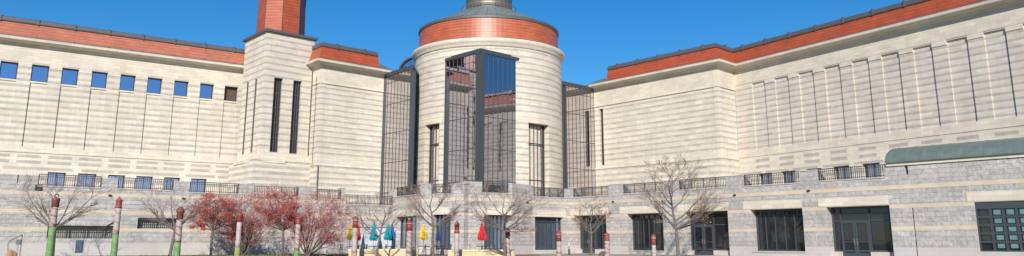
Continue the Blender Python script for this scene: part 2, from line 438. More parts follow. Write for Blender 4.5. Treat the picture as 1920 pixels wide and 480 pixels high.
keepf = []
for e in dl:
    a = e - pd * .57
    feats += [(a, e, 9.82, 16.25, .15, None), (e, e + pd * .43, 9.82, 15.98, .04, None), (e, e + pd * .43, 15.98, 16.35, -.02, 1)]
    for z0, z1 in ((8.58, 8.86), (8.0, 8.28)): keepf.append((a - .1, e - .05, z0, z1, 'keep', 2))
for k in range(14): keepf.append((k * 3.1, k * 3.1 + 2.6, 7.5, 7.7, 'keep', 2))
keepf.append((0, wD.L, 6.75, 7.05, 'keep', 2))
deep = []; lwD = []
for a, b, y in ((1422, 1447, 331), (1465, 1491, 325), (1512, 1540, 318.5), (1562, 1592, 311), (1616, 1649, 304)):
    u0, z1 = wD.uz(a, y + 1); u1 = wD.u(b, y - 1); lwD.append((u0, u1, z1)); deep.append((u0, u1, 4.6, 7.5, .48, None))
grid_wall('upper_wall', wD, 0, wD.L, 4, 18.3, [f if f[1] <= wD.L else f[:1] + (wD.L,) + f[2:] for f in feats + keepf + deep if f[0] < wD.L and f[1] > 0], [M['D'], M['plain'], M['grey']], museum, TH=.6)
for a, b, z1 in lwD: window(wD, a + .02, b - .02, 4.6, 7.49, .40, museum, 2, gm='glassC')

# ---- cornices, tiled parapet roofs, ridge rails
corn = [(-.3, 17.75), (.10, 17.75), (.18, 17.82), (.22, 17.95), (.62, 18.02), (.80, 18.12), (.84, 18.34), (.60, 18.38), (-.3, 18.38)]
tilep = [(-.4, 18.38), (.50, 18.38), (.50, 18.46), (.12, 19.72), (-.4, 19.72)]
gut = [(.42, 18.385), (.58, 18.385), (.58, 18.50), (.42, 18.50)]
ridge = [(-.45, 19.72), (.20, 19.72), (.24, 19.80), (.16, 20.12), (.02, 20.2), (-.45, 20.2)]
PA = [wA.p0, wA.p1]; PB = [wBr.p0, wB.p0, wB.p1]; PC = [wC.p0, wC.p1, wD.p0, wD.p1]
PBt = [wBr.p0, wB.p0, wB.pt(708, 100)]; PCt = [wC.pt(1141, 130), wC.p1, wD.p0, wD.p1]
PB = [wBr.p0, wB.p0, wB.p1 + wB.d * 1.3]
for pts, pt2, tm in ((PA, PA, 'tileL'), (PB, PBt, 'tile'), (PC, PCt, 'tile')):
    sweep('cornice', pts, corn, M['plain'], museum)
    rf = sweep('tiled_roof', pt2, tilep, M[tm], museum)
    sweep('gutter', pt2, gut, M['metal'], rf); sweep('ridge_cap', pt2, ridge, M['metal'], rf)
    for a, b in zip(pt2, pt2[1:]):
        w = Wall(a, b); n = int(w.L / 2.6)
        for k in range(n):
            u = (k + .5) * w.L / max(n, 1)
            mb = MB(); mb.wbox(w, u - .07, u + .07, -.27, .3, 19.70, 20.27); mb.build('ridge_clamp', M['metal'], rf)
            mb = MB(); mb.wbox(w, u - .05, u + .05, -.62, -.45, 18.38, 18.56); mb.build('gutter_clamp', M['metal'], rf)
# flat roofs behind the parapets, and low copper roofs near the drum
mb = MB()
for w, dp in ((wA, 12), (wB, 12), (wC, 12), (wD, 12)):
    mb.wbox(w, 0, w.L, .6, dp, 17.9, 18.2)
mb.build('flat_roof', M['metal'], museum)
def at2(w, u, d, z): return w.path(u, d) + (z,)
mb = MB(); w = wB; e = w.L - 2.2
mb.hexa([at2(w, e, .9, 18.2), at2(w, e + 6, .9, 18.2), at2(w, e + 6, 7, 18.2), at2(w, e, 7, 18.2)], [at2(w, e, 1.2, 18.5), at2(w, e + 6, 1.2, 18.5), at2(w, e + 6, 7, 20.9), at2(w, e, 7, 20.9)])
mb.build('copper_roof', M['copper'], museum); mb = MB()
w = wC
mb.hexa([at2(w, -5, .9, 18.2), at2(w, 2.6, .9, 18.2), at2(w, 2.6, 7, 18.2), at2(w, -5, 7, 18.2)], [at2(w, -5, 1.2, 18.5), at2(w, 2.6, 1.2, 18.5), at2(w, 2.6, 7, 20.9), at2(w, -5, 7, 20.9)])
mb.build('copper_roof', M['copper'], museum)

# ---- stair tower
def tower_pt(px, py, Y): r = ray(px, py); return Vector((r[0] / r[1] * Y, Y))
dl_ = Vector((-.656, .755)); dr_ = Vector((.736, .677))
T1 = tower_pt(503, 37, 70.5); wT = 4.95; T0 = T1 + dl_ * 5.2; T2 = T1 + dr_ * wT
wTl = Wall(T0, T1); wTr = Wall(T1, T2)
def tfe(w, slots):
    f = [(0, w.L, 8.6, 9.35, 0, 1)]
    for a, b, zt in slots: f.append((a, b, 9.35, zt, .45, 2))
    return f
s1 = [(wTr.u(523, 146), wTr.u(531.5, 147)), (wTr.u(549.5, 150), wTr.u(566, 152))]
s1 = [(wTr.u(514.5, 146), wTr.u(531, 147)), (wTr.u(550.5, 150), wTr.u(566.5, 152))]
ztop = wTr.z(522, 146)
grid_wall('tower_wall', wTr, 0, wTr.L, 4, 20.75, tfe(wTr, [(a, b, ztop) for a, b in s1]), [M['T'], M['plain'], M['void']], museum)
s2 = [(.20 * 5.2, .30 * 5.2), (.58 * 5.2, .68 * 5.2)]
grid_wall('tower_wall', wTl, 0, wTl.L, 4, 20.75, tfe(wTl, [(a, b, ztop) for a, b in s2]), [M['T'], M['plain'], M['void']], museum)
for w, ss in ((wTr, s1), (wTl, s2)):
    for a, b in ss: window(w, a, b, 9.36, ztop - .01, .34 if w is wTr else .14, museum, 4, gm='void', fm='metal', hz=[9.36 + k * (ztop - 9.36) / 5 for k in range(1, 5)], name='slot_window')
tc = (T0 + T2) / 2
mb = MB(); q = [T1 + (T1 - tc).normalized() * .35, T2 + (T2 - tc).normalized() * .35, T0 + T2 - T1 + (tc - T1).normalized() * .35, T0 + (T0 - tc).normalized() * .35]
mb.hexa([tuple(p) + (20.75,) for p in q], [tuple(p) + (20.98,) for p in q])
q2 = [T1 + (tc - T1) * .04, T2 + (tc - T2) * .04, T0 + T2 - T1, T0 + (tc - T0) * .04]
mb.build('tower_coping', M['metal'], museum)
mb = MB(); oc = atd(529, 20, tc.y); r_ = 2.28; a0 = math.atan2(-oc.y, -oc.x)
def octp(r, z, k): a = a0 + R(2) + k * math.pi / 4; return (oc.x + r * math.cos(a), oc.y + r * math.sin(a), z)
for k in range(8): mb.face([octp(r_, 20.9, k), octp(r_, 20.9, k + 1), octp(r_ * .97, 25.5, k + 1), octp(r_ * .97, 25.5, k)])
mb.face([octp(r_ * .97, 25.5, k) for k in range(8)])
o = mb.build('turret', M['tile'], museum)
mb = MB()
for k in range(8): mb.tube([octp(r_ + .02, 20.95, k), octp(r_ * .97 + .02, 25.5, k)], [.035, .035], 4)
mb.lathe([(2.3, 25.5), (2.7, 25.6), (2.7, 25.9), (0, 27.5)], oc.x, oc.y, 8)
mb.build('metal_trim', M['metal'], o)
# tower foot
Tp1 = tower_pt(476, 297, 69.6); wP = Wall(Tp1 + dl_ * 5.8, Tp1); wP2 = Wall(Tp1, Tp1 + dr_ * 6.0)
for w in (wP, wP2): grid_wall('tower_foot_wall', w, 0, w.L, 4, 8.62, [(0, w.L, 8.5, 8.62, -.04, 1)], [M['T'], M['plain']], museum, TH=.9)
mb = MB(); w = Wall(T1, T2); mb.wbox(wP2, -.0, 6.0, .9, 4.5, 8.3, 8.55); mb.wbox(wP, 0, 5.8, .9, 3.0, 8.3, 8.55); mb.build('ledge', M['plain'], museum)
# thin dark tubes painting the gap and shadow line between tower and wing
mb = MB(); mb.tube([tuple(wB.path(-.95, -.1)) + (9,), tuple(wB.path(-.95, -.1)) + (17.6,)], [.06, .06], 6); mb.tube([tuple(wB.path(.12, -.12)) + (4.6,), tuple(wB.path(.12, -.12)) + (8.2,)], [.05, .05], 6); mb.build('joint_shade_line', M['metal'], museum)

# ---- drum
YC = 80.0; XC = tower_pt(916, 115, YC).x; RW = 7.76
class Drum:
    def __init__(s, r): s.r = r; s.L = 2 * math.pi * r
    def path(s, u, d=0):
        a = R(-90) + u / s.r; return (XC + (s.r - d) * math.cos(a), YC + (s.r - d) * math.sin(a))
    def uz(s, x, y):
        r = ray(x, y); a = r[0] ** 2 + r[1] ** 2; b = r[0] * XC + r[1] * YC; c = XC ** 2 + YC ** 2 - s.r ** 2
        k = (b - math.sqrt(max(0, b * b - a * c))) / a; X, Y = r[0] * k, r[1] * k
        return (math.atan2(Y - YC, X - XC) + R(90)) * s.r, HC + r[2] * k
dr = Drum(RW)
La, zt = dr.uz(797, 236); Lb = dr.uz(824, 231)[0]; Ra = dr.uz(991, 230)[0]; Rb = dr.uz(1029, 236)[0]
zw = dr.uz(820, 231)[1]
print('drum window', La, Lb, Ra, Rb, zw, zt)
half = math.pi * RW * .62
grid_wall('drum_wall', dr, -half, half, 4, 20.0, [(La, Lb, 4.2, zw, .7, 1), (Ra, Rb, 4.2, zw, .7, 1), (-half, half, zw, zw + .5, 'keep', 1)], [M['R'], M['plain']], museum, TH=1.0, usub=.45)
for a, b in ((La, Lb), (Ra, Rb)):
    window(dr, a + .05, b - .02, 4.3, zw - .02, .62, museum, 5 if a > 0 else 4, hz=(7.0, 10.4, 10.55), gm='glass', fw=.1)
mb = MB(); mb.lathe([(7.6, 19.75), (RW + .06, 19.75), (RW + .12, 19.9), (RW + .14, 20.0), (8.02, 20.12), (8.10, 20.3), (8.12, 20.52), (7.6, 20.62)], XC, YC, 96); mb.build('drum_cornice', M['plain'], museum, True)
mb = MB(); mb.lathe([(7.46, 20.6), (7.40, 22.72), (7.2, 22.72)], XC, YC, 96); ring = mb.build('dome_tile_ring', M['tileR'], museum)
mb = MB(); mb.lathe([(7.44, 20.58), (7.56, 20.60), (7.56, 20.75), (7.42, 20.76)], XC, YC, 96); mb.lathe([(7.38, 22.7), (7.50, 22.74), (7.52, 22.98), (7.44, 23.04), (7.1, 23.02)], XC, YC, 96)
for k in range(96):
    a = 2 * math.pi * k / 96; x, y = XC + 7.46 * math.cos(a), YC + 7.46 * math.sin(a); h = .17 if k % 2 else .28
    mb.tube([(x, y, 22.9), (x, y, 22.95 + h)], [.035, .02], 4)
mb.build('gutter', M['metal'], ring)
mb = MB(); mb.lathe([(7.15, 23.0), (5.9, 23.75), (4.6, 24.42), (2.75, 25.3)], XC, YC, 64); dome = mb.build('dome_roof', simple('grey_copper', (.20, .245, .25), .45, .2, .15, 1.5), museum)
mb = MB()
for k in range(32):
    a = 2 * math.pi * k / 32; mb.tube([(XC + r * math.cos(a), YC + r * math.sin(a), z + .02) for r, z in ((7.15, 23.0), (5.9, 23.75), (4.6, 24.42), (2.8, 25.28))], [.03] * 4, 4)
mb.build('roof_ribs', M['copper'], dome)
mb = MB(); mb.lathe([(2.75, 25.25), (2.75, 25.45), (2.5, 25.5), (2.5, 27.6), (2.9, 27.7), (2.9, 28.0), (0, 30)], XC, YC, 24); lan = mb.build('lantern', M['metal'], museum)
mb = MB(); mb.lathe([(2.9, 25.78), (2.96, 25.78), (2.96, 25.84), (2.9, 25.84), (2.9, 25.78)], XC, YC, 48)
for k in range(40):
    a = 2 * math.pi * k / 40; mb.tube([(XC + 2.9 * math.cos(a), YC + 2.9 * math.sin(a), 25.2), (XC + 2.93 * math.cos(a), YC + 2.93 * math.sin(a), 25.8)], [.02, .02], 4)
mb.build('brass_railing', simple('brass', (.45, .33, .16), .4, .6), lan)

# ---- glass bays
def facade(w, u0, u1, z0, z1, parent, sp=.62, rows=2.5, gm='glass'):
    n = max(2, round((u1 - u0) / sp)); mb = MB()
    for k in range(n + 1):
        u = u0 + (u1 - u0) * k / n; mb.wbox(w, u - .028, u + .028, -.02, .02, z0, z1)
    k = 1
    zz = z1 - .75; mb.wbox(w, u0, u1, -.010, .015, zz - .03, zz + .03); zz = z1 - 3.0
    while zz > z0: mb.wbox(w, u0, u1, -.010, .015, zz - .035, zz + .035); zz -= 2.95
    o = mb.build('curtain_wall_mullions', M['frame'], parent)
    g = MB(); g.face([w.path(u0, .005) + (z0,), w.path(u1, .005) + (z0,), w.path(u1, .005) + (z1,), w.path(u0, .005) + (z1,)]); g.build('pane', M[gm], o)
    return o
def onray_from(p, d, px, py):          # walk from p along d until the point appears at px
    r = ray(px, py); k = r[0] / r[1]; s = (k * p.y - p.x) / (d.x - k * d.y); return p + d * s
uL = dr.uz(836, 130)[0]; OL = Vector(dr.path(uL)); 
d1 = Vector((.69, -.724)).normalized(); d2 = Vector((.724, .69)).normalized()
AP = onray_from(OL, d1, 900.5, 130); OR = onray_from(AP, d2, 977.5, 130)
wO1 = Wall(OL - d1 * .6, AP); wO2 = Wall(AP, OR + d2 * .6)
print('oriel', OL, AP, OR)
ZO = 18.45
facade(wO1, .6, wO1.L - .42, 4.2, ZO, museum, .60); facade(wO2, .42, wO2.L - .6, 4.2, ZO, museum, .60)
mb = MB()
for w, ue, sgn in ((wO1, wO1.L, -1), (wO2, 0, 1)):
    a, b = sorted((ue, ue + sgn * .46)); mb.wbox(w, a, b, -.14, .5, 4.2, ZO)
    for f in (.16, .30): mb.wbox(w, ue + sgn * f - .03, ue + sgn * f + .03, -.19, -.14, 4.2, ZO)
mb.wbox(wO1, .54, .62, -.05, .3, 4.2, ZO); mb.wbox(wO2, wO2.L - .62, wO2.L - .54, -.05, .3, 4.2, ZO)
mb.build('corner_post', M['frame'], museum)
sweep('bay_roof', [OL - d1 * .02, AP, OR + d2 * .02], [(-3, ZO), (.12, ZO), (.14, ZO + .28), (-.15, ZO + .34), (-.2, ZO + .5), (-3, ZO + .8)], M['frame'], museum)
# side glass boxes
Bend = wB.p1; PL = onray_from(Bend, Vector((.66, -.75)), 774.5, 150)
wG1 = Wall(Bend, PL); wG1b = Wall(PL, PL + Vector((.05, 5.5)))
Cend = wC.p0; PR = onray_from(Cend, -d2, 1053, 150); wG2 = Wall(PR, Cend); wG2b = Wall(PR + Vector((-.1, 5.5)), PR)
ZG = wG1.z(726, 148)
facade(wG1, 0, wG1.L - .28, 4.2, 17.75, museum, .62, gm='glassS'); facade(wG2, .45, wG2.L, 4.2, 17.75, museum, .62, gm='glassS')
facade(wG1b, .15, 5.5, 4.2, 17.75, museum, .62, gm='glassS'); facade(wG2b, 0, 5.2, 4.2, 17.75, museum, .62, gm='glassS')
for w, u0, u1 in ((wG1, wG1.L - .30, wG1.L + .02), (wG2, -.05, .12), (wG2, .38, .60), (wG1, -.02, .12)):
    mb = MB(); mb.wbox(w, u0, u1, -.13, .3, 4.2, 17.75); mb.build('corner_post', M['frame'], museum)
gr = [(-.6, 17.75), (.14, 17.75), (.18, 17.95), (.05, 18.15), (-.6, 18.25)]
sweep('bay_roof', [wG1.p0, PL, PL + Vector((.05, 5.5))], gr, M['frame'], museum); sweep('bay_roof', [PR + Vector((-.1, 5.5)), PR, Cend], gr, M['frame'], museum)
# barrel vault behind the left bay
vc = atd(774, 130, 84); mb = MB()
for rr0, rr1, y0, y1, mi in ((1.95, 1.68, 84, 83.7, 0), (1.95, 1.95, 84, 96, 1)):
    for k in range(16):
        a, b = math.pi * k / 16, math.pi * (k + 1) / 16
        P = lambda r, a, y: (vc.x + .4 + r * math.cos(a) * 1.05, y, vc.z - .4 + r * math.sin(a))
        mb.face([P(rr0, a, y0), P(rr0, b, y0), P(rr1, b, y1), P(rr1, a, y1)], None, mi)
for k in range(1, 6):
    a = math.pi * k / 6; mb.tube([(vc.x + .4, 83.95, vc.z - .4), (vc.x + .4 + 1.75 * math.cos(a), 83.95, vc.z - .4 + 1.68 * math.sin(a))], [.04, .04], 4)
v_ = mb.build('barrel_vault', [M['louver'], M['copper']], museum)
g = MB(); g.face([(vc.x + .4 + 1.9 * math.cos(math.pi * k / 16), 84.02, vc.z - .4 + 1.85 * math.sin(math.pi * k / 16)) for k in range(17)]); g.build('pane', M['glass'], v_)

# ================================================================== granite base with the terrace parapet
G0 = .12
a_ = atz(70, 349, 5.2); b_ = atz(620, 374.3, 4.9); wL_ = Wall(a_, b_)
q0 = Vector((-11.5, 74.6)); q1 = Vector((-8.2, 69.6)); q2 = Vector((-4.2, 67.2)); q3 = Vector((0, 69.5)); q4 = Vector((1.95, 72.2)); q5 = Vector((5.6, 75.5)); q6 = Vector((25.5, 52.8))
wq = Wall(q0, q1)
# corner between the left line and the first centre face
def isect(w1, w2):
    den = w1.d.x * w2.d.y - w1.d.y * w2.d.x; e = w2.p0 - w1.p0; t = (e.x * w2.d.y - e.y * w2.d.x) / den; return w1.p0 + w1.d * t
qc = isect(wL_, wq)
wL = Wall(wL_.p0 - wL_.d * 14, qc); w1 = Wall(qc, q1); w2 = Wall(q1, q2); w3 = Wall(q2, q3); w4 = Wall(q3, q4); w5 = Wall(q4, q5)
wR = Wall(q5, q6); wR = Wall(wR.p0, wR.p0 + wR.d * 52)
print('corner', qc, 'wR at 1920', wR.path(wR.u(1920, 300)), wP2.p0, wP2.p1)

def base(w, ztop, notches, opens, mat, lint=(), extra=(), T_=.9, z0=-.3):
    """notches: (px0, px1, y) terrace openings with railing; opens: recessed windows (u0,u1,z0,z1)"""
    f = []
    for a, b, z in notches: f.append((a, b, z, ztop, None, None))
    for a, b, za, zb in lint: f.append((a, b, za, zb, -.03, 1))
    for a, b, za, zb in opens: f.append((a, b, za, zb, T_ - .1, 2))
    f += list(extra)
    o = grid_wall('base_wall', w, 0, w.L, z0, ztop, f, [mat, M['plain'], M['void'], M['coping']], museum, TH=T_)
    return o
def notch(w, x0, y0, x1, y1, end0=None, end1=None):
    u0 = w.u(x0, y0) if end0 is None else end0; u1 = w.u(x1, y1) if end1 is None else end1
    z = (w.z(x0, y0) + w.z(x1, y1)) / 2; return (u0, u1, z)
def coping(w, segs, z):
    for a, b, zz in segs:
        mb = MB(); mb.wbox(w, a, b, -.05, .95, zz, zz + .07); mb.build('coping', M['coping'], museum)
def do_rails(w, ns, fancy=0, h=.86):
    for a, b, z in ns: railing(w, a + .03, b - .03, z + .05, museum, h, .2, fancy)
    coping(w, [(a + .002, b - .002, z - .03) for a, b, z in ns], 0)
# left
ns = [notch(wL, 70, 349, 190, 352.7), notch(wL, 220, 354, 325, 358.3), notch(wL, 355, 361, 448, 364.3), notch(wL, 476, 368.3, 560, 370.7), notch(wL, 593, 373.3, 640, 375.5), (wL.u(647, 384), wL.L - .35, wL.z(690, 384.5))]
ns = [n for n in ns]
zL = wL.z(205, 334)
print('left notches', ns, zL)
low = []
u0, z0_ = wL.uz(87, 447); u1, z1_ = wL.uz(213, 424); low.append((u0, u1, z0_, z1_ + .02, .55, None))
u0b, z0b = wL.uz(257, 428.5); u1b, z1b = wL.uz(342, 410); low.append((u0b, u1b, z0b, z1b + .02, .55, None))
u0c, z0c = wL.uz(31.5, 343); u1c, z1c = wL.uz(35.5, 328)
ex = low + [(u0c, u1c, z0c, z1c, .5, 2)]
# last notch continues lower: parapet drop beside the glass box
base(wL, zL, ns, [], M['gL'], extra=ex)
do_rails(wL, ns)
for (a, b, z, zz, d, m_) in low: railing(wL, a + .05, b - .05, z, museum, zz - z - .1, .22)
# stair handrail behind lower railing
mb = MB(); u, z = wL.uz(182, 433); u2, z2 = wL.uz(213, 416)
mb.tube([wL.path(u, -.08) + (z,), wL.path(u2, -.08) + (z2,)], [.03, .03], 5); mb.build('handrail', M['rail'], museum)
mb = MB(); u, z = wL.uz(73, 352); mb.wbox(wL, u - .25, u + .25, -.02, .05, z - .22, z + .22); mb.build('wall_vent', M['void'], museum)
for px, py, w in ((206, 366, wL), (344, 372, wL), (988, 379, w4), (1150, 378, wR), (1378, 365.5, wR), (1516.5, 357.3, wR)):
    u, z = w.uz(px, py); mb = MB(); mb.wbox(w, u - .1, u + .1, -.12, .05, z - .06, z + .05); mb.build('small_vent', M['void'], museum)  # small dark vents mounted on the base walls, no light source
# centre
gR = M['gR']
c1 = [(w1.u(740, 370), w1.u(786, 364), (w1.z(740, 370) + w1.z(786, 364)) / 2)]
c2 = [(w2.u(808, 365), w2.u(864, 361.7), (w2.z(808, 365) + w2.z(864, 361.7)) / 2)]
c3 = [(w3.u(904, 361.7), w3.L - .3, (w3.z(904, 361.7) + w3.z(958, 363)) / 2)]
c5 = [(w5.u(999, 369.3), w5.u(1060, 370.7), (w5.z(999, 369.3) + w5.z(1060, 370.7)) / 2)]
print('centre', c1, c2, c3, c5, [w.L for w in (w1, w2, w3, w4, w5)])
def opx(w, x0, x1, yt, yb):
    u0, z1 = w.uz(x0, yt); u1 = w.u(x1, yt); return (max(u0, .05), min(u1, w.L - .05), w.z((x0 + x1) / 2, yb), z1)
o1 = opx(w1, 737, 781, 407, 466); o2 = opx(w2, 812, 860, 402.5, 468); o3 = opx(w3, 908, 971, 402.5, 468); o5 = opx(w5, 1003, 1056, 406, 468.5)
print('opens', o1, o2, o3, o5)
def lintel(o, w, h=.62): return (max(0, o[0] - .35), min(w.L, o[1] + .35), o[3], o[3] + h)
zt1 = w1.z(797, 348); zt2 = w2.z(797, 347.5); zt3 = w3.z(895, 341); zt5 = 6.1
base(w1, c1[0][2] + .95, c1, [o1], gR, [lintel(o1, w1)]); base(w2, c2[0][2] + .95, c2, [o2], gR, [lintel(o2, w2)])
base(w3, c3[0][2] + .95, c3, [o3], gR, [lintel(o3, w3)]); base(w4, c3[0][2] + .95, [], [], gR); base(w5, c5[0][2] + .92, c5, [o5], gR, [lintel(o5, w5)])
for w, c in ((w1, c1), (w2, c2), (w3, c3), (w5, c5)): do_rails(w, c, 1)
mb = MB()                                                          # taller corner pier in the middle
P0 = Wall(q2 + Vector((-1.15, .35)), q2 + Vector((.95, .2)))
mb.wbox(w2, w2.L - 1.15, w2.L + .25, -.25, .9, -.3, 6.05); mb.wbox(w2, w2.L - 1.2, w2.L + .3, -.3, .95, 6.05, 6.15)
mb.build('corner_pier', gR, museum)
# windows in centre base
window(w1, o1[0], o1[1] - .1, o1[2], o1[3], .55, museum, 4, gm='glassC', fw=.10)
window(w2, o2[0] + .05, o2[1], o2[2], o2[3], .55, museum, 6, gm='glassC', fw=.10)
window(w3, o3[0] + .05, o3[1], o3[2], o3[3], .55, museum, 7, gm='glassC', fw=.10)
window(w5, o5[0] + .05, o5[1], o5[2], o5[3], .45, museum, 6, gm='glassC', fw=.12, hz=(o5[3] - .45,))
# right
def npx(a, ya, b, yb): return (wR.u(a, ya), wR.u(b, yb), (wR.z(a, ya) + wR.z(b, yb)) / 2)
nr = [npx(1073, 370.7, 1140, 366.7), npx(1166.7, 364, 1243, 360), npx(1271.7, 356.7, 1361.7, 351.7), npx(1393.3, 349.3, 1500, 343.3), npx(1533, 340, 1660, 332.7)]
ops = [(1078, 1136, 406), (1176, 1242.5, 402), (1284, 1364, 397), (1407, 1504, 393.5), (1549, 1667, 386.5), (1826, 2035, 377)]
oR = []
for k, (a, b, y) in enumerate(ops):
    u0 = wR.u(a, y); u1 = wR.u(b, y - (b - a) * .035); oR.append((u0, u1, (.45, .45, .12, .50, .12, .60)[k], 3.62))
oR[0] = (oR[0][0], oR[0][1], .12, 3.62)
lints = [(1064, 1140, 393), (1162, 1244, 390), (1270, 1365, 384), (1393, 1503, 378), (1533, 1665, 370), (1811, 2040, 357)]
lR = [(max(.02, wR.u(a, y)), wR.u(b, y), 3.66, 4.28) for a, b, y in lints]
fill = [(wR.u(1664, 330), wR.L, 6.22, 6.50, -.10, 1)]
# upper part of the right end carries the copper canopy
uc0 = wR.u(1664, 330)
slot0 = wR.u(1696.5, 316); slot1 = wR.u(1702, 316)
cuts = [(0, uc0, 6.32, 6.50, None, None), (slot0, slot1, 5.6, 6.2, .6, 2)]
grooves = [(wR.u(1505.5, 440) - .03, wR.u(1505.5, 440) + .03, .84, 3.4, .2, 2), (wR.u(1715, 430) - .04, wR.u(1715, 430) + .04, -.3, 3.38, .2, 2), (wR.u(1671, 440) - .03, wR.u(1671, 440) + .03, -.3, 3.3, .2, 2)]
grid_wall('base_wall', wR, 0, wR.L, -.3, 6.50, fill + [(a, b, z, 6.50, None, None) for a, b, z in nr] + cuts + [(a, b, za, zb, -.03, 1) for a, b, za, zb in lR] + [(a, b, za, zb, 1.1, 2) for a, b, za, zb in oR] + grooves, [gR, M['plain'], M['void'], M['coping']], museum, TH=1.2)
do_rails(wR, nr)
prev = 0
for a, b, z in nr + [(uc0, 0, 0)]:
    mb = MB(); mb.wbox(wR, prev + .002 if prev else 0, a - .002, -.04, 1.2, 6.32, 6.38); mb.build('coping', M['coping'], museum); prev = b
def door(w, u0, u1, z0, z1, d, parent, gm='glassD'):
    mb = MB(); um = (u0 + u1) / 2
    for a, b in ((u0, um - .01), (um + .01, u1)):
        mb.wbox(w, a, a + .14, d - .12, d, z0, z1); mb.wbox(w, b - .14, b, d - .12, d, z0, z1); mb.wbox(w, a + .14, b - .14, d - .12, d, z1 - .14, z1); mb.wbox(w, a + .14, b - .14, d - .12, d, z0, z0 + .28)
        mb.wbox(w, a + .14, b - .14, d - .10, d - .02, z0 + 1.0, z0 + 1.06)
    o = mb.build('door', M['frame'], parent)
    g = MB(); g.face([w.path(u0 + .1, d - .04) + (z0 + .2,), w.path(u1 - .1, d - .04) + (z0 + .2,), w.path(u1 - .1, d - .04) + (z1 - .1,), w.path(u0 + .1, d - .04) + (z1 - .1,)]); g.build('pane', M[gm], o)
    h = MB()
    for s in (-1, 1): h.wbox(w, um + s * .1 - .02, um + s * .1 + .02, d - .2, d - .15, z0 + .85, z0 + 1.25)
    h.build('handle', simple('steel_handle', (.5, .5, .5), .3, .8), o)
for k, (a, b, za, zb) in enumerate(oR):
    d = .75
    if k == 5: continue
    u1 = b - .28; vs = None
    if k in (0, 2, 4):
        x0, x1 = {0: (1093, 1119), 2: (1302, 1340), 4: (1579, 1633)}[k]
        yd = {0: 421, 2: 423, 4: 415}[k]
        du0 = wR.u(x0, 440, d); du1 = wR.u(x1, 440, d); zd = wR.z((x0 + x1) / 2, yd, d)
        vs = [du0, du1] + ([(a + du0) / 2, (du1 + u1) / 2] if k == 0 else [])
        door(wR, du0 + .03, du1 - .03, G0 + .02, zd, d - .02, museum)
        mb = MB(); mb.wbox(wR, a, du0, d - .3, 1.15, G0, .5, 0); mb.build('sill', M['coping'], museum); mb = MB(); mb.wbox(wR, du1, b, d - .3, 1.15, G0, .5, 0); mb.build('sill', M['coping'], museum)
        window(wR, a + .03, u1, .5, zb - .02, d, museum, 1, vs=vs, hz=(zd + .05, zb - .5), gm='glassD' if k else 'glassD', fw=.13, fm='frame')
    else:
        window(wR, a + .03, u1, za, zb - .02, d, museum, {1: 6, 3: 5}[k], hz=(zb - .45,), gm='glassD', fw=.12, fm='frame')
        mb = MB(); mb.wbox(wR, a, b, -.06, .7, za - .1, za); mb.build('sill', M['coping'], museum)
tealM = simple('teal_glass_panel', (.13, .24, .25), .25)
a, b, za, zb = oR[5]; d = .18
fr = MB(); fr.wbox(wR, a, b, d - .12, d, zb - .42, zb); fr.wbox(wR, a, a + .1, d - .12, d, za, zb - .42); fr.wbox(wR, a + .1, b, d - .12, d, za, za + .08)
nc = max(3, round((b - a - .1) / .74)); cw = (b - a - .1) / nc; rh = (zb - .42 - za - .08) / 5
for i in range(1, nc): fr.wbox(wR, a + .1 + i * cw - .07, a + .1 + i * cw + .07, d - .1, d, za + .08, zb - .42)
for j in range(1, 5): fr.wbox(wR, a + .1, b, d - .095, d - .004, za + .08 + j * rh - .06, za + .08 + j * rh + .06)
gw = fr.build('grille_window', M['frame'], museum)
tag(gw, 'large window divided into a grid of small teal squares')
g = MB(); g.face([wR.path(a, d + .03) + (za,), wR.path(b, d + .03) + (za,), wR.path(b, d + .03) + (zb,), wR.path(a, d + .03) + (zb,)]); g.build('pane', M['glassD'], gw)
g = MB()
for i in range(1, nc):
    for j in range(5):
        x = a + .1 + i * cw; z = za + .08 + j * rh; g = MB(); g.wbox(wR, x + .16, x + cw - .16, d - .02, d + .02, z + .13, z + rh - .08); g.build('teal_panel', tealM, gw)
# copper canopy
mb = MB(); Lc = wR.L - uc0; n = 12
prof = []
for k in range(n + 1):
    t_ = k / n * math.pi / 2; prof.append((.22 - 2.3 * (1 - math.cos(t_)), 6.50 + 1.12 * math.sin(t_) ** 1.15))
for i, (p, q) in enumerate(zip(prof, prof[1:])):
    u0 = uc0; s_ = 0
    A = lambda pr, u: wR.path(u, -pr[0]) + (pr[1],)
    mb.face([A(p, uc0), A(p, wR.L), A(q, wR.L), A(q, uc0)], [(0, p[1]), (Lc, p[1]), (Lc, q[1]), (0, q[1])])
    mb.face([A(p, uc0), A(q, uc0), wR.path(uc0, 2.08) + (6.50,)])
mb.wbox(wR, uc0, wR.L, -.24, -.12, 6.44, 6.52)
for k in range(int(Lc / 1.1)):
    u = uc0 + k * 1.1 + .3; mb.tube([wR.path(u, -p[0] - .0) + (p[1] + .01,) for p in prof[::2]], [.022] * len(prof[::2]), 4)
mb.build('copper_canopy', M['copper'], museum)
# terrace floor
mb = MB()
def tri(*p): mb.face([tuple(q) + (4.55,) for q in p])
def backp(w, u, d): return Vector(w.path(u, d))
for w, dp in ((wL, 18), (wR, 14), (w1, 6), (w2, 12), (w3, 12), (w5, 8)):
    zf = 4.55 if w is wL else 4.7
    mb.face([w.path(0, .9) + (zf,), w.path(w.L, .9) + (zf,), w.path(w.L, dp) + (zf + .001 * dp,), w.path(0, dp) + (zf + .002 * dp,)])
mb.build('terrace_floor', M['coping'], museum)

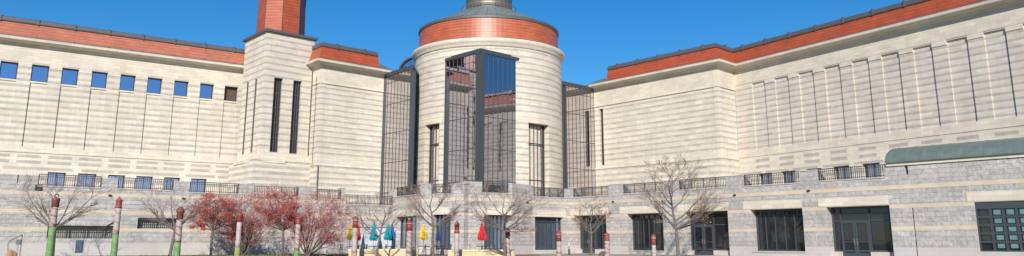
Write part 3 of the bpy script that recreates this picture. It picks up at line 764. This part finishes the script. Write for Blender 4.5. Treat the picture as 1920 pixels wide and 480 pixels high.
# ================================================================== ground, patio
def gmat(name, c1, c2, scale=1.5, bump=.4):
    m, nt, b = newmat(name); N = NT(nt); g = N.n('ShaderNodeNewGeometry').outputs['Position']
    c = N.mix(N.remap(N.noise(scale, 6, g, .7), .35, .65, 0, 1), c1, c2)
    c = N.mix(N.remap(N.noise(.12, 3, g), .45, .6, 0, .6), c, tuple(x * .75 for x in c2))
    N.l(c, b.inputs['Base Color']); b.inputs['Roughness'].default_value = .95
    bp = N.n('ShaderNodeBump'); bp.inputs['Strength'].default_value = bump; N.l(N.noise(scale * 8, 5, g), bp.inputs['Height']); N.l(bp.outputs[0], b.inputs['Normal'])
    return m
mb = MB(); mb.face([(-3000, -3000, 0), (3000, -3000, 0), (3000, 3000, 0), (-3000, 3000, 0)])
tag(mb.build('lawn', gmat('autumn_grass', (.10, .12, .035), (.20, .15, .07))), kind='structure')
def sheet(name, pts, z0, z, m):
    mb = MB(); mb.hexa([(x, y, z0) for x, y in pts], [(x, y, z) for x, y in pts]); return tag(mb.build(name, m), kind='structure')
sheet('planting_bed', [wL.path(0, .3), wL.path(wL.L - 2, .3), wL.path(wL.L - 2, -7), wL.path(0, -7)], -.1, .14, gmat('mulch_and_grass', (.16, .10, .055), (.13, .13, .04), 2.5))
sheet('brick_patio', [(-11.2, 57.5), (2.2, 57.5), (2.4, 72), (5.6, 76.5), (-11.5, 76.5)], -.1, .10, gmat('brick_paving', (.30, .17, .12), (.36, .24, .18), 3))
sheet('path', [(2.206, 60), tuple(wR.path(34, -6)), tuple(wR.path(34, .3)), tuple(wR.path(.8, .3)), (2.406, 71.9)], -.1, .11, gmat('concrete_path', (.36, .29, .25), (.42, .36, .31), 2))
# grass blades in front of the left base
mb = MB()
for k in range(5200):
    u = rnd.uniform(4, wL.L - 3); d = -rnd.uniform(.3, 6.5); x, y = wL.path(u, d); h = rnd.uniform(.03, .12) * (1 if d < -1.2 else .6); a = rnd.uniform(0, 3.14); ww = .03
    mb.face([(x - ww * math.cos(a), y - ww * math.sin(a), .13), (x + ww * math.cos(a), y + ww * math.sin(a), .13), (x + rnd.uniform(-.05, .05), y, .14 + h)])
tag(mb.build('grass', gmat('grass_blades', (.13, .17, .04), (.28, .24, .09), 1)), 'thin strip of autumn grass and fallen leaves along the granite base', 'grass', kind='stuff')

# ================================================================== low stone seat walls
def low_wall(x0, x1, yt, Y, label):
    p0 = atd(x0, yt, Y); p1 = atd(x1, yt, Y); t = empty('low_wall', ((p0.x + p1.x) / 2, Y, 0)); tag(t, label, 'low wall', 'low yellow limestone walls round the patio')
    z = (p0.z + p1.z) / 2; mb = MB(); mb.box(p0.x, p1.x, Y, Y + .5, -.1, z - .14)
    m = stone('yellow_limestone', cream=(.62, .50, .30)); mb.build('masonry', m, t)
    mb = MB(); mb.box(p0.x - .04, p1.x + .04, Y - .04, Y + .54, z - .138, z); mb.build('cap_stone', simple('yellow_cap', (.64, .55, .38), .8), t)
low_wall(654, 783, 467, 60.5, 'low yellow stone wall below the two teal umbrellas')
low_wall(840, 966, 468, 60.5, 'low yellow stone wall below the red umbrella')
low_wall(700, 712, 466.3, 60.0, 'short raised yellow pier on the left low stone wall') if False else None

# ================================================================== carved poles
redM = simple('carved_red_paint', (.26, .05, .04), .55, 0, .3, 5); redB = simple('brown_red_paint', (.17, .06, .045), .6, 0, .3, 5)
def polemat(name, c1, c2, row):
    m, nt, b = newmat(name); N = NT(nt); g = N.n('ShaderNodeNewGeometry').outputs['Position']
    sep = N.n('ShaderNodeSeparateXYZ'); N.l(g, sep.inputs[0])
    v = N.math('FRACT', N.math('DIVIDE', N.math('ADD', N.math('ADD', sep.outputs[2], N.math('MULTIPLY', sep.outputs[0], .5)), N.math('MULTIPLY', N.noise(2.5, 3, g), .35)), row))
    c = N.mix(N.math('LESS_THAN', v, .2), c1, c2); c = N.mix(N.remap(N.noise(7, 4, g), .4, .65, 0, .5), c, tuple(x * .7 for x in c1))
    N.l(c, b.inputs['Base Color']); b.inputs['Roughness'].default_value = .7; return m
shaftW = polemat('pale_pink_carved_shaft', (.44, .36, .34), (.32, .22, .20), .55); greenM = polemat('green_painted_base', (.15, .29, .11), (.21, .34, .14), .5)
mossM = simple('olive_base', (.26, .28, .09), .8, 0, .2, 3); shaftP = polemat('banded_pink_shaft', (.44, .34, .31), (.22, .11, .09), .36)
shaftG = polemat('grey_white_shaft', (.46, .41, .39), (.38, .31, .30), .6); shaftD = polemat('dark_carved_shaft', (.42, .33, .30), (.14, .06, .05), .42)
#   px, top y, depth, width px, green top y, head px height, shaft, base, lean, style
poles = [
 (106, 364, 47, 13, 426, 24, shaftD, greenM, 10, 'hook', 'carved pole with curled finial, dark swirls and green foot, beside the leftmost bare tree'),
 (224.5, 368, 47, 12, 440, 22, shaftW, greenM, -12, 'cone', 'carved pole with pointed red cap, smooth pinkish shaft and green foot, second from left'),
 (339, 387, 50, 13, 455, 24, shaftD, greenM, -5, 'dome', 'dark ringed carved pole with a brown head behind the second bare tree'),
 (450.5, 396, 53, 10.5, 464, 20, shaftG, mossM, -3, 'dome', 'plain pale pole with small red head and olive foot among the red berry trees'),
 (560, 403, 56, 10.5, 470, 17, shaftP, greenM, -2, 'cone', 'speckled pole with slim red head and short green foot among the red berry trees'),
 (667, 405, 58, 11, 0, 22, shaftG, shaftG, 0, 'flat', 'pale pole with tall red cap between the closed yellow and red umbrellas'),
 (768, 412, 58, 11.5, 0, 20, shaftP, shaftP, 0, 'flat', 'pole of stacked pink rings, dark red top, before the leftmost ground floor window'),
 (857, 412, 58, 10, 0, 25, shaftG, shaftG, 0, 'cone', 'pale pole with a two tiered red head just right of the dark blue umbrella'),
 (952, 428, 58, 10, 0, 15, shaftP, shaftP, 0, 'flat', 'short pinkish pole with dark red head beside the bare tree before the middle glass bay'),
 (1047.5, 432, 58, 10.5, 0, 20, shaftW, shaftW, 0, 'flat', 'short pale pole with a flat red head right of the four light blue windows'),
 (1137.5, 434, 58, 11, 0, 17, shaftP, shaftP, 0, 'cone', 'short pink ringed pole with a domed red head left of the dark windows'),
 (1225, 439, 58, 9, 0, 20, shaftG, shaftG, 0, 'flat', 'short pale pole with red head before the dark window beside the tallest bare tree')]
for px, yt, D, wpx, yg, hh, sh, bs, lean, style, lab in poles:
    top = atd(px, yt, D); bot = atd(px, 470, D); k = D / F; r = wpx * k / 2 * .9; x = top.x; zt = top.z
    lx = -lean * 0; t = empty('carved_pole', (x, D, 0)); tag(t, lab, 'carved pole', 'carved painted poles standing in a row before the museum')
    zg = atd(px, yg, D).z if yg else .35; zh = zt - hh * k
    slope = 0
    def cen(z):
        yy = HY - (z - HC) / k; return x + (slope * (yy - 425)) * k if slope else x
    def tb(name, z0, z1, r0, r1, m, parent, n=14):
        mb = MB(); L = 5; mb.tube([(cen(z0 + (z1 - z0) * i / L), D, z0 + (z1 - z0) * i / L) for i in range(L + 1)], [r0 + (r1 - r0) * i / L + (0.012 * (i % 2)) for i in range(L + 1)], n); return mb.build(name, m, parent, True)
    tb('foot', -.1, zg, r * 1.05, r, bs if yg else shaftW, t); tb('shaft', zg, zh, r, r * .9, sh, t)
    H = zt - zh; mb = MB(); cx = cen(zh + H / 2)
    m = redB if style in ('hook', 'dome') and px < 400 else redM
    if style == 'cone': prof = [(r * .8, 0), (r * 1.12, .04), (r * 1.12, .16), (r * .85, .2), (r * 1.0, .34), (r * 1.0, .5), (r * .8, .53), (r * 1.1, .58), (r * 1.1, .68), (r * .62, .8), (r * .25, .86), (r * .3, .92), (0, 1)]
    elif style == 'hook': prof = [(r * .8, 0), (r * 1.1, .05), (r * 1.15, .5), (r * 1.25, .55), (r * 1.2, .66), (r * .5, .72), (r * .3, .78), (0, .8)]
    elif style == 'dome': prof = [(r * .85, 0), (r * 1.05, .05), (r * 1.0, .5), (r * 1.25, .55), (r * 1.3, .64), (r * 1.05, .8), (r * .6, .93), (0, 1)]
    else: prof = [(r * .95, 0), (r * 1.12, .02), (r * .98, .3), (r * 1.1, .34), (r * .98, .38), (r * .95, .66), (r * 1.15, .70), (r * 1.15, .78), (r * .9, .82), (r * .85, .94), (0, 1)]
    mb.lathe([(a, zh + b * H) for a, b in prof], cx, D, 14)
    hd = mb.build('carved_head', m, t, True)
    if style == 'hook':
        mb = MB(); mb.tube([(cx - r * .3, D, zh + .74 * H), (cx - r * .5, D, zh + H * .88), (cx, D, zh + H * 1.0), (cx + r * .7, D, zh + H * .95), (cx + r * .75, D, zh + H * .8)], [r * .22] * 5, 6); mb.build('finial', m, hd)
    elif style in ('flat', 'cone'):
        mb = MB(); mb.lathe([(r * 1.0, zh + .62 * H), (r * 1.08, zh + .62 * H), (r * 1.08, zh + .70 * H), (r * 1.0, zh + .70 * H)], cx, D, 14); mb.build('pale_band', shaftG, hd)

# ================================================================== closed umbrellas, tables, chairs
def umb(px, yt, yb, wpx, D, col, lab, seed):
    rr = random.Random(seed); p = atd(px, yt, D); q = atd(px, yb, D); k = D / F; rw = wpx * k / 2 * 1.15
    t = empty('closed_umbrella', (p.x, D, .1)); tag(t, lab, 'umbrella', 'closed patio umbrellas')
    mb = MB(); n = 16; rows = 9; H = p.z - q.z; ring = []
    for i in range(rows + 1):
        f = i / rows; z = p.z - H * f; base_r = rw * (.12 + .75 * f ** .75 if f < .9 else .87 - (f - .9) * 3); a_ = []
        for j in range(n):
            a = 2 * math.pi * j / n; fold = 1 + (.28 if j % 2 else -.22) * min(1, f * 2) + rr.uniform(-.05, .05)
            if abs(f - .42) < .06: fold *= .84
            dz = (-.08 if j % 2 else .05) if i == rows else 0
            a_.append((p.x + base_r * fold * math.cos(a), D + base_r * fold * math.sin(a), z + dz))
        ring.append(a_)
    for a, b in zip(ring, ring[1:]):
        for j in range(n): mb.face([a[j], a[(j + 1) % n], b[(j + 1) % n], b[j]])
    mb.face(ring[0]); mb.build('canopy', simple('umbrella_cloth_' + str(seed), col, .8, 0, .12, 4), t)
    mb = MB(); mb.tube([(p.x, D, .1), (p.x, D, p.z + .1)], [.028, .028], 8); mb.lathe([(0, p.z + .17), (.05, p.z + .13), (.04, p.z + .06), (0, p.z + .05)], p.x, D, 8); mb.build('pole', simple('pole_paint', (.35, .33, .30), .5, .3), t)
    mb = MB(); mb.lathe([(.0, .18), (.24, .17), (.26, .1)], p.x, D, 16); mb.build('foot', M['rail'], t)
    return p.x
TEAL = (.005, .24, .30); YEL = (.75, .52, .06); RED = (.50, .02, .025); BLU = (.02, .08, .34)
U = [umb(657.5, 419, 449, 10, 64, YEL, 'closed yellow umbrella, leftmost, left of a pale pole', 1), umb(673, 420, 450, 8.5, 65, RED, 'closed red umbrella half hidden behind a pale pole at the left of the patio', 2),
 umb(701.5, 417, 450, 14, 64, TEAL, 'closed teal umbrella standing alone in front of the white wall', 3), umb(728, 420, 449, 14, 64, (.0, .26, .28), 'closed teal umbrella overlapping a blue one', 4),
 umb(736, 420, 450, 11, 65.5, BLU, 'closed bright blue umbrella tucked behind a teal one', 5), umb(794.5, 420, 449, 14, 64, YEL, 'closed yellow umbrella left of the thin bare tree, before the middle pier', 6),
 umb(822, 423, 451, 9, 65.5, (.02, .045, .15), 'closed navy umbrella in front of a blue window', 7), umb(904, 418, 450, 16, 64, RED, 'closed bright red umbrella above the right low wall', 8)]
def table(x, y, lab):
    t = empty('patio_table', (x, y, .1)); tag(t, lab, 'table', 'patio tables')
    mb = MB(); mb.lathe([(0, .80), (.52, .80), (.54, .83), (.52, .86), (0, .86)], x, y, 20); mb.build('table_top', M['rail'], t)
    for k in range(3):
        a = R(90 + 120 * k); mb = MB(); mb.tube([(x + .06 * math.cos(a), y + .06 * math.sin(a), .8), (x + .12 * math.cos(a), y + .12 * math.sin(a), .4), (x + .34 * math.cos(a), y + .34 * math.sin(a), .1)], [.02] * 3, 5); mb.build('leg', M['rail'], t)
def chair(x, y, rz):
    c, s = math.cos(rz), math.sin(rz); W_ = lambda a, b, z: (x + a * c - b * s, y + a * s + b * c, z + .1)
    t = empty('patio_chair', (x, y, .1)); m = chM
    mb = MB()
    def bx(a0, a1, b0, b1, z0, z1): mb.hexa([W_(a0, b0, z0), W_(a1, b0, z0), W_(a1, b1, z0), W_(a0, b1, z0)], [W_(a0, b0, z1), W_(a1, b0, z1), W_(a1, b1, z1), W_(a0, b1, z1)])
    bx(-.23, .23, -.22, .22, .42, .45); mb.build('seat', m, t); mb = MB()
    mb.tube([W_(-.23, .22, .45), W_(-.24, .27, .88), W_(.24, .27, .88), W_(.23, .22, .45)], [.016] * 4, 5)
    for k in range(5): mb.tube([W_(-.16 + .08 * k, .225, .45), W_(-.16 + .08 * k, .27, .87)], [.009] * 2, 4)
    mb.build('backrest', m, t)
    for a in (-1, 1):
        mb = MB(); mb.tube([W_(a * .25, .24, .66), W_(a * .26, -.2, .66), W_(a * .24, -.22, .43)], [.014] * 3, 5); mb.build('armrest', m, t)
        for b in (-1, 1): mb = MB(); mb.tube([W_(a * .21, b * .2, .42), W_(a * .24, b * .25, 0)], [.014] * 2, 5); mb.build('leg', m, t)
    return t
chM = simple('patio_chair_metal', (.16, .15, .15), .5, .3)
tabs = [(U[0] + .25, 'dark round patio table under the leftmost umbrellas'), (U[2], 'dark round patio table under the lone teal umbrella'), (U[3] + .2, 'dark round patio table under the overlapping teal and blue umbrellas'), (U[5], 'dark round patio table under the yellow umbrella by the thin bare tree'), (U[6] + .1, 'dark round patio table under the navy umbrella'), (U[7], 'dark round patio table under the bright red umbrella')]
for x, lab in tabs:
    table(x, 64.6, lab)
cl = ['left of the leftmost patio table', 'right of the leftmost patio table', 'left of the table under the lone teal umbrella', 'right of the table under the lone teal umbrella', 'left of the table under the overlapping teal and blue umbrellas', 'right of the table under the overlapping teal and blue umbrellas',
      'left of the table under the yellow umbrella by the tree', 'right of the table under the yellow umbrella by the tree', 'left of the table under the navy umbrella', 'right of the table under the navy umbrella', 'left of the table under the bright red umbrella', 'right of the table under the bright red umbrella']
for i, (x, lab) in enumerate(tabs):
    for j, s in enumerate((-1, 1)):
        t = chair(x + s * (.78 if i not in (1, 2) else .72), 64.4 + .15 * ((i + j) % 3), R(-90 * s + 12 * ((i * 2 + j) % 3 - 1)))
        tag(t, 'grey metal patio armchair ' + cl[2 * i + j], 'chair', 'metal patio chairs')

# ---- small objects
p0 = atd(667, 427, 66.8); p1 = atd(742, 427, 66.8); t = empty('white_screen', ((p0.x + p1.x) / 2, 66.8, 0)); tag(t, 'pale white screen with a thin dark top rail behind the teal umbrellas', 'screen')
mb = MB(); mb.box(p0.x, p1.x, 66.8, 66.9, .1, p0.z); mb.build('panel', simple('white_screen_cloth', (.47, .50, .56), .8, 0, .05), t)
mb = MB(); mb.tube([(p0.x, 66.78, p0.z + .02), (p1.x, 66.78, p0.z + .02)], [.03, .03], 6); mb.build('top_rail', M['rail'], t)
for x in (p0.x, (p0.x + p1.x) / 2, p1.x):
    mb = MB(); mb.tube([(x, 66.77, .1), (x, 66.77, p0.z)], [.025, .025], 6); mb.build('post', M['coping'], t)
u0, z0 = wL.uz(140, 474); u1, z1 = wL.uz(157, 450); mb = MB(); mb.wbox(wL, u0, u1, -.03, .1, z0, z1); mb.build('dark_wall_panel', simple('dark_slate_panel', (.07, .09, .14), .6), museum)  # flat dark slate rectangle set on the left base wall
def trash(px, yt, yb, D, wpx, lab):
    p = atd(px, yt, D); k = D / F; r = wpx * k / 2; t = empty('ash_bin', (p.x, D, .1)); tag(t, lab, 'ash bin')
    mb = MB(); mb.lathe([(r * .8, .1), (r * .8, .55), (r * .3, .62), (r * .3, p.z - .3)], p.x, D, 14); mb.build('body', M['frame2'], t, True)
    mb = MB(); mb.lathe([(r * .3, p.z - .3), (r, p.z - .28), (r, p.z), (0, p.z + .02)], p.x, D, 14); mb.build('head', simple('pale_bin_head', (.5, .48, .45), .6), t)
trash(1067, 455, 476, 66, 5, 'slim black ash bin standing before the pier right of the light blue windows')
def rock(px, yt, D, wpx, col, lab, seed):
    rr = random.Random(seed); p = atd(px, yt, D); r = wpx * D / F / 2; bm = bmesh.new(); bmesh.ops.create_icosphere(bm, subdivisions=3, radius=1)
    for v in bm.verts:
        n = 1 + .18 * math.sin(v.co.x * 3 + seed) * math.cos(v.co.y * 4 + seed) + rr.uniform(-.04, .04); v.co *= n; v.co.x *= r; v.co.y *= r; v.co.z *= (p.z - .0) * .62
        v.co += Vector((p.x, D, .2))
    me = bpy.data.meshes.new('boulder'); bm.to_mesh(me); bm.free(); me.materials.append(simple('rock' + str(seed), col, .9, 0, .2, 5, bump=.5)); o = bpy.data.objects.new('boulder', me); COL.objects.link(o)
    me.transform(Matrix.Translation((-p.x, -D, 0))); o.location = (p.x, D, 0); tag(o, lab, 'boulder')
rock(1129, 472, 62, 12, (.10, .09, .085), 'low dark boulder at the foot of the small tree left of a pink pole', 3)
rock(961, 469, 59.5, 9, (.50, .42, .27), 'yellowish boulder at the right end of the right low wall', 4)
rock(22, 466, 50, 18, (.36, .22, .13), 'brown weathered rock at the far left foot of the granite base', 5)
# handrail of the stair at far left
t = empty('stair_handrail', (atd(28, 460, 52).x, 52, 0)); tag(t, 'bent steel handrail rising to the right at the far left foot of the building', 'handrail'); mb = MB()
P = [atd(15, 468, 52), atd(15, 457, 52), atd(20, 451, 52), atd(42, 440, 52)]; mb.tube([tuple(p) for p in P], [.022] * 4, 6); mb.tube([tuple(P[0]), (P[0].x, 52, 0)], [.022] * 2, 6); mb.tube([tuple(P[3]), (P[3].x, 52, 0)], [.022] * 2, 6); mb.build('rail', M['rail'], t)
mb = MB(); p = atd(36, 454, 53); mb.box(p.x - .16, p.x + .16, 52.9, 52.98, p.z - .17, p.z + .17); mb.tube([(p.x, 52.94, p.z), (p.x, 52.94, 0)], [.02] * 2, 5); o = mb.build('small_sign', simple('sign_grey', (.12, .13, .16), .5)); tag(o, 'small dark square sign behind the far left handrail', 'sign')

# ================================================================== trees
def grow(mb, tips, p, d, L, r, lvl, maxl, rr, spread, up, nseg=4, sides=6):
    pts = [p.copy()]; rad = [r]; q = p.copy(); dd = d.copy()
    for i in range(nseg):
        dd = (dd + Vector((rr.gauss(0, .13), rr.gauss(0, .13), rr.gauss(0, .09) + up * .06))).normalized(); q = q + dd * (L / nseg); pts.append(q.copy()); rad.append(max(.006, r * (1 - .65 * (i + 1) / nseg)))
    mb[0 if lvl < 2 else 1].tube([tuple(x) for x in pts], rad, max(3, sides - lvl), cap=False)
    if lvl >= maxl: tips.append(q); tips.extend(pts[2:]); return
    if lvl >= maxl - 1: tips.extend(pts[2:])
    n = {0: 4, 1: 4, 2: 4, 3: 3, 4: 2}.get(lvl, 2)
    for k in range(n):
        f = .35 + .65 * (k + rr.random() * .6) / n if lvl else .55 + .45 * (k + .5) / n
        f = min(f, .98); i = min(nseg - 1, int(f * nseg)); s = pts[i].lerp(pts[i + 1], f * nseg - i)
        ax = Vector((rr.gauss(0, 1), rr.gauss(0, 1), rr.gauss(0, .5))); ax -= dd * ax.dot(dd); ax.normalize()
        nd = (dd * math.cos(spread) + ax * math.sin(spread) * rr.uniform(.7, 1.25)).normalized()
        if nd.z < -.05: nd.z *= .3
        grow(mb, tips, s, nd, L * rr.uniform(.58, .82), rad[i] * .62, lvl + 1, maxl, rr, spread * .95, up, nseg=3, sides=sides)
def tree(name, px, Y, limbs, lab, cat, group, seed, fork=None, leader=None, maxl=4, r=.09, bark='bark', twig='twig', leaves=None, spread=.55, up=.3, single=True, hscale=1.0):
    """limbs: picture positions (x,y,dy) of main limb ends, all at true distances around Y"""
    rr = random.Random(seed); b = atd(px, 476, Y); base_ = Vector((b.x, Y, .0)); t = empty(name, tuple(base_)); tag(t, lab, cat, group)
    tr = MB(); cr = MB(); tips = []
    trunks = []
    if fork:
        fk = atd(fork[0], fork[1], Y); m_ = base_.lerp(fk, .5) + Vector((rr.uniform(-.06, .06), 0, 0))
        tr.tube([tuple(base_), tuple(m_), tuple(fk)], [r * 1.15, r, r * .85], 8); starts = [(fk, r * .75)]
    else: starts = [(base_ + Vector((rr.uniform(-.1, .1), rr.uniform(-.2, .2), 0)), r) for _ in limbs]
    if leader:
        limbs = limbs + [(x_ + rr.uniform(-14, 14), y_ + rr.uniform(4, 26), -dy_ + rr.uniform(-.6, .6)) for x_, y_, dy_ in (limbs if px > 1200 else limbs[::3])]
        lp = [starts[0][0]] + [atd(a, b, Y + .15 * (-1) ** j) for j, (a, b) in enumerate(leader)]; m = len(lp) - 1
        lr = [r * .85 * (1 - .8 * j / m) for j in range(m + 1)]; tr.tube([tuple(q) for q in lp], lr, 7)
        ldr = [(lp[j].lerp(lp[j + 1], f), lr[j] * (1 - f) + lr[j + 1] * f) for j in range(m) for f in (0, .25, .5, .75)]
    for i, (lx, ly, dy) in enumerate(limbs):
        s, r0 = starts[0] if fork else starts[i]
        e = atd(lx, ly, Y + dy)
        if leader:
            s, r0 = min(ldr, key=lambda q_: abs((e.z - q_[0].z) - .75 * math.hypot(e.x - q_[0].x, e.y - q_[0].y) - .35) + rr.random() * .3)
            r0 *= .75
        else: r0 *= .78 if fork else 1
        v = e - s; L = v.length * .8; d = (v.normalized() + Vector((0, 0, -.12))).normalized()
        # limb bending towards its end
        pts = [s]; rads = [r0]; n = 5
        for k in range(1, n + 1):
            f = k / n; pts.append(s.lerp(e, f * .80) + Vector((0, 0, -.10 * L * math.sin(f * 3.14) * .6)) + Vector((rr.gauss(0, .04), rr.gauss(0, .04), 0)) * L * .3); rads.append(r0 * (1 - .78 * f))
        tr.tube([tuple(x) for x in pts], rads, 6, cap=False)
        for k in range(2, n + 1):
            for _ in range(2 if k < n else 3):
                ax = Vector((rr.gauss(0, 1), rr.gauss(0, 1), rr.gauss(0, .6))); dd = (pts[k] - pts[k - 1]).normalized(); ax -= dd * ax.dot(dd); ax.normalize()
                nd = (dd * math.cos(spread) + ax * math.sin(spread)).normalized()
                grow((tr, cr), tips, pts[k], nd, v.length * rr.uniform(.17, .32) * hscale, max(.012, rads[k] * .6), 2, maxl, rr, spread, up, 3, 5)
    tr.build('trunk', M[bark], t, False); c = cr.build('crown', M[twig], t)
    if leaves:
        for mname, cnt, sz, cond in leaves:
            lm = MB()
            for _ in range(cnt):
                p = Vector(rr.choice(tips)) + Vector((rr.gauss(0, .09), rr.gauss(0, .09), rr.gauss(0, .07)))
                if cond and not cond(p): continue
                a = Vector((rr.gauss(0, 1), rr.gauss(0, 1), rr.gauss(0, 1))).normalized() * sz * rr.uniform(.6, 1.3); b_ = a.cross(Vector((rr.gauss(0, 1), rr.gauss(0, 1), rr.gauss(0, 1)))).normalized() * sz * .7
                lm.face([tuple(p - a), tuple(p + b_), tuple(p + a), tuple(p - b_)])
            if lm.f: lm.build({'berry': 'berries', 'leafY': 'leaves', 'leafO': 'leaves'}[mname], M[mname], c)
    return t
bare = 'bare trees in front of the museum'
tree('bare_tree', 99, 50, [(40, 350, -1), (30, 372, 1), (65, 345, 1.5), (105, 352, -1.5), (150, 345, 1), (188, 356, -1), (175, 382, 1), (80, 385, .5)], 'leafless tree with wide vase shaped limbs at the far left, before the terrace windows', 'tree', bare, 11, fork=(103, 428), r=.11, spread=.5)
tree('bare_tree', 318, 54, [(268, 380, -1), (285, 365, 1), (318, 358, 1.5), (345, 372, -1), (375, 378, 1), (290, 402, -.5), (362, 400, .5)], 'leafless tree with crooked leaning trunk just left of the red berry trees', 'tree', bare, 12, fork=(328, 432), r=.11, spread=.5)
tree('bare_tree', 706, 57, [(660, 392, -1), (685, 378, 1), (712, 368, 1), (740, 382, -1), (770, 396, .5), (690, 400, 1)], 'small leafless tree rising between the two teal umbrellas', 'tree', bare, 13, fork=(712, 445), leader=[(716, 425), (722, 405), (720, 385)], r=.09, spread=.5)
tree('bare_tree', 813, 57, [(765, 358, -1), (780, 350, 1), (812, 345, 1.2), (850, 350, -1), (885, 362, 1), (775, 385, -1), (855, 390, 1)], 'leafless tree with straight slim trunk between the yellow and navy umbrellas', 'tree', bare, 14, fork=(812, 425), leader=[(810, 405), (806, 385), (812, 365)], r=.10, spread=.5, leaves=[('leafO', 60, .05, None)])
tree('bare_tree', 946, 57, [(885, 372, -1), (905, 358, 1), (940, 356, 1), (975, 362, -1), (1005, 380, 1), (895, 400, -1), (990, 410, 1), (950, 385, -2)], 'leafless tree with a spreading twiggy crown in front of the middle glass bay', 'tree', bare, 15, fork=(945, 432), leader=[(948, 412), (942, 395), (946, 372)], r=.11, spread=.55, leaves=[('leafO', 170, .05, None)])
tree('bare_tree', 1109, 63, [(1082, 396, -1), (1095, 382, 1), (1112, 376, 1), (1130, 384, -1), (1140, 400, 1), (1078, 410, .5)], 'small bare tree with yellow leaves before the glass door left of the dark windows', 'tree', bare, 16, fork=(1109, 438), leader=[(1107, 420), (1111, 400), (1109, 386)], r=.085, spread=.5, leaves=[('leafY', 170, .06, lambda p: p.x > atd(1112, 400, 63).x)])
tree('bare_tree', 1272, 57, [(1200, 345, -1), (1215, 315, 1), (1245, 300, -1), (1280, 298, 1), (1310, 312, -1), (1338, 345, 1), (1225, 360, .5), (1318, 375, -.5), (1262, 330, 2), (1345, 380, -1)], 'tallest bare tree with upright twigs and yellow leaves, before the glass double doors', 'tree', bare, 17, fork=(1268, 430), leader=[(1262, 400), (1258, 370), (1252, 345), (1262, 318)], r=.12, spread=.5, leaves=[('leafY', 330, .06, lambda p: p.z < 6.2 and p.x > atd(1262, 400, 57).x)])
crab = 'red berried crabapple trees'
def crabt(px, Y, x0, x1, yt, lab, seed, n=1):
    rr = random.Random(seed); limbs = []
    for k in range(9):
        f = k / 8; limbs.append((x0 + (x1 - x0) * f + rr.uniform(-6, 6), yt + 34 * abs(2 * f - 1) ** 2 + rr.uniform(0, 12), rr.uniform(-1.8, 1.8)))
    for k in range(4): limbs.append((x0 + (x1 - x0) * rr.random(), yt + rr.uniform(28, 55), rr.uniform(-2, 2)))
    tree('crabapple_tree', px, Y, limbs, lab, 'tree', crab, seed, fork=None if n > 1 else (px + 3, 432), maxl=4, r=.075 if n > 1 else .10, bark='barkD', twig='twigR', spread=.6, up=.1, leaves=[('berry', 6000, .043, None)] + ([('leafO', 500, .06, None)]))
crabt(396, 59, 358, 440, 368, 'red berried tree at the left of the berry group, single slim trunk', 21)
crabt(452, 61, 410, 500, 366, 'red berried tree behind the pale pole with olive foot', 22, 2)
crabt(528, 59, 480, 570, 362, 'red berried tree with many stems left of the pole with green foot', 23)
crabt(576, 61, 540, 648, 370, 'rightmost red berried tree, spreading towards the patio', 24, 2)

# ================================================================== light
w = bpy.data.worlds.new('World'); S.world = w; w.use_nodes = True; nt = w.node_tree
EL = R(27); AZ = R(-2)
sky = nt.nodes.new('ShaderNodeTexSky'); sky.sky_type = 'NISHITA'; sky.sun_disc = False; sky.sun_elevation = EL; sky.sun_rotation = R(180) - AZ
sky.air_density = 1.0; sky.dust_density = 0; sky.ozone_density = 6
hs = nt.nodes.new('ShaderNodeHueSaturation'); hs.inputs['Hue'].default_value = .499; hs.inputs['Saturation'].default_value = 1.25; nt.links.new(sky.outputs[0], hs.inputs['Color']); nt.links.new(hs.outputs[0], nt.nodes['Background'].inputs[0]); nt.nodes['Background'].inputs[1].default_value = .105
ld = bpy.data.lights.new('sun', 'SUN'); ld.energy = 5; ld.angle = R(.5); ld.color = (1, .93, .84); lo = bpy.data.objects.new('sun', ld); COL.objects.link(lo)
lo.rotation_euler = (R(90) - EL, 0, AZ)
S.view_settings.view_transform = 'Standard'; S.view_settings.look = 'None'; S.view_settings.gamma = 1; S.view_settings.exposure = .15; S.view_settings.use_curve_mapping = False
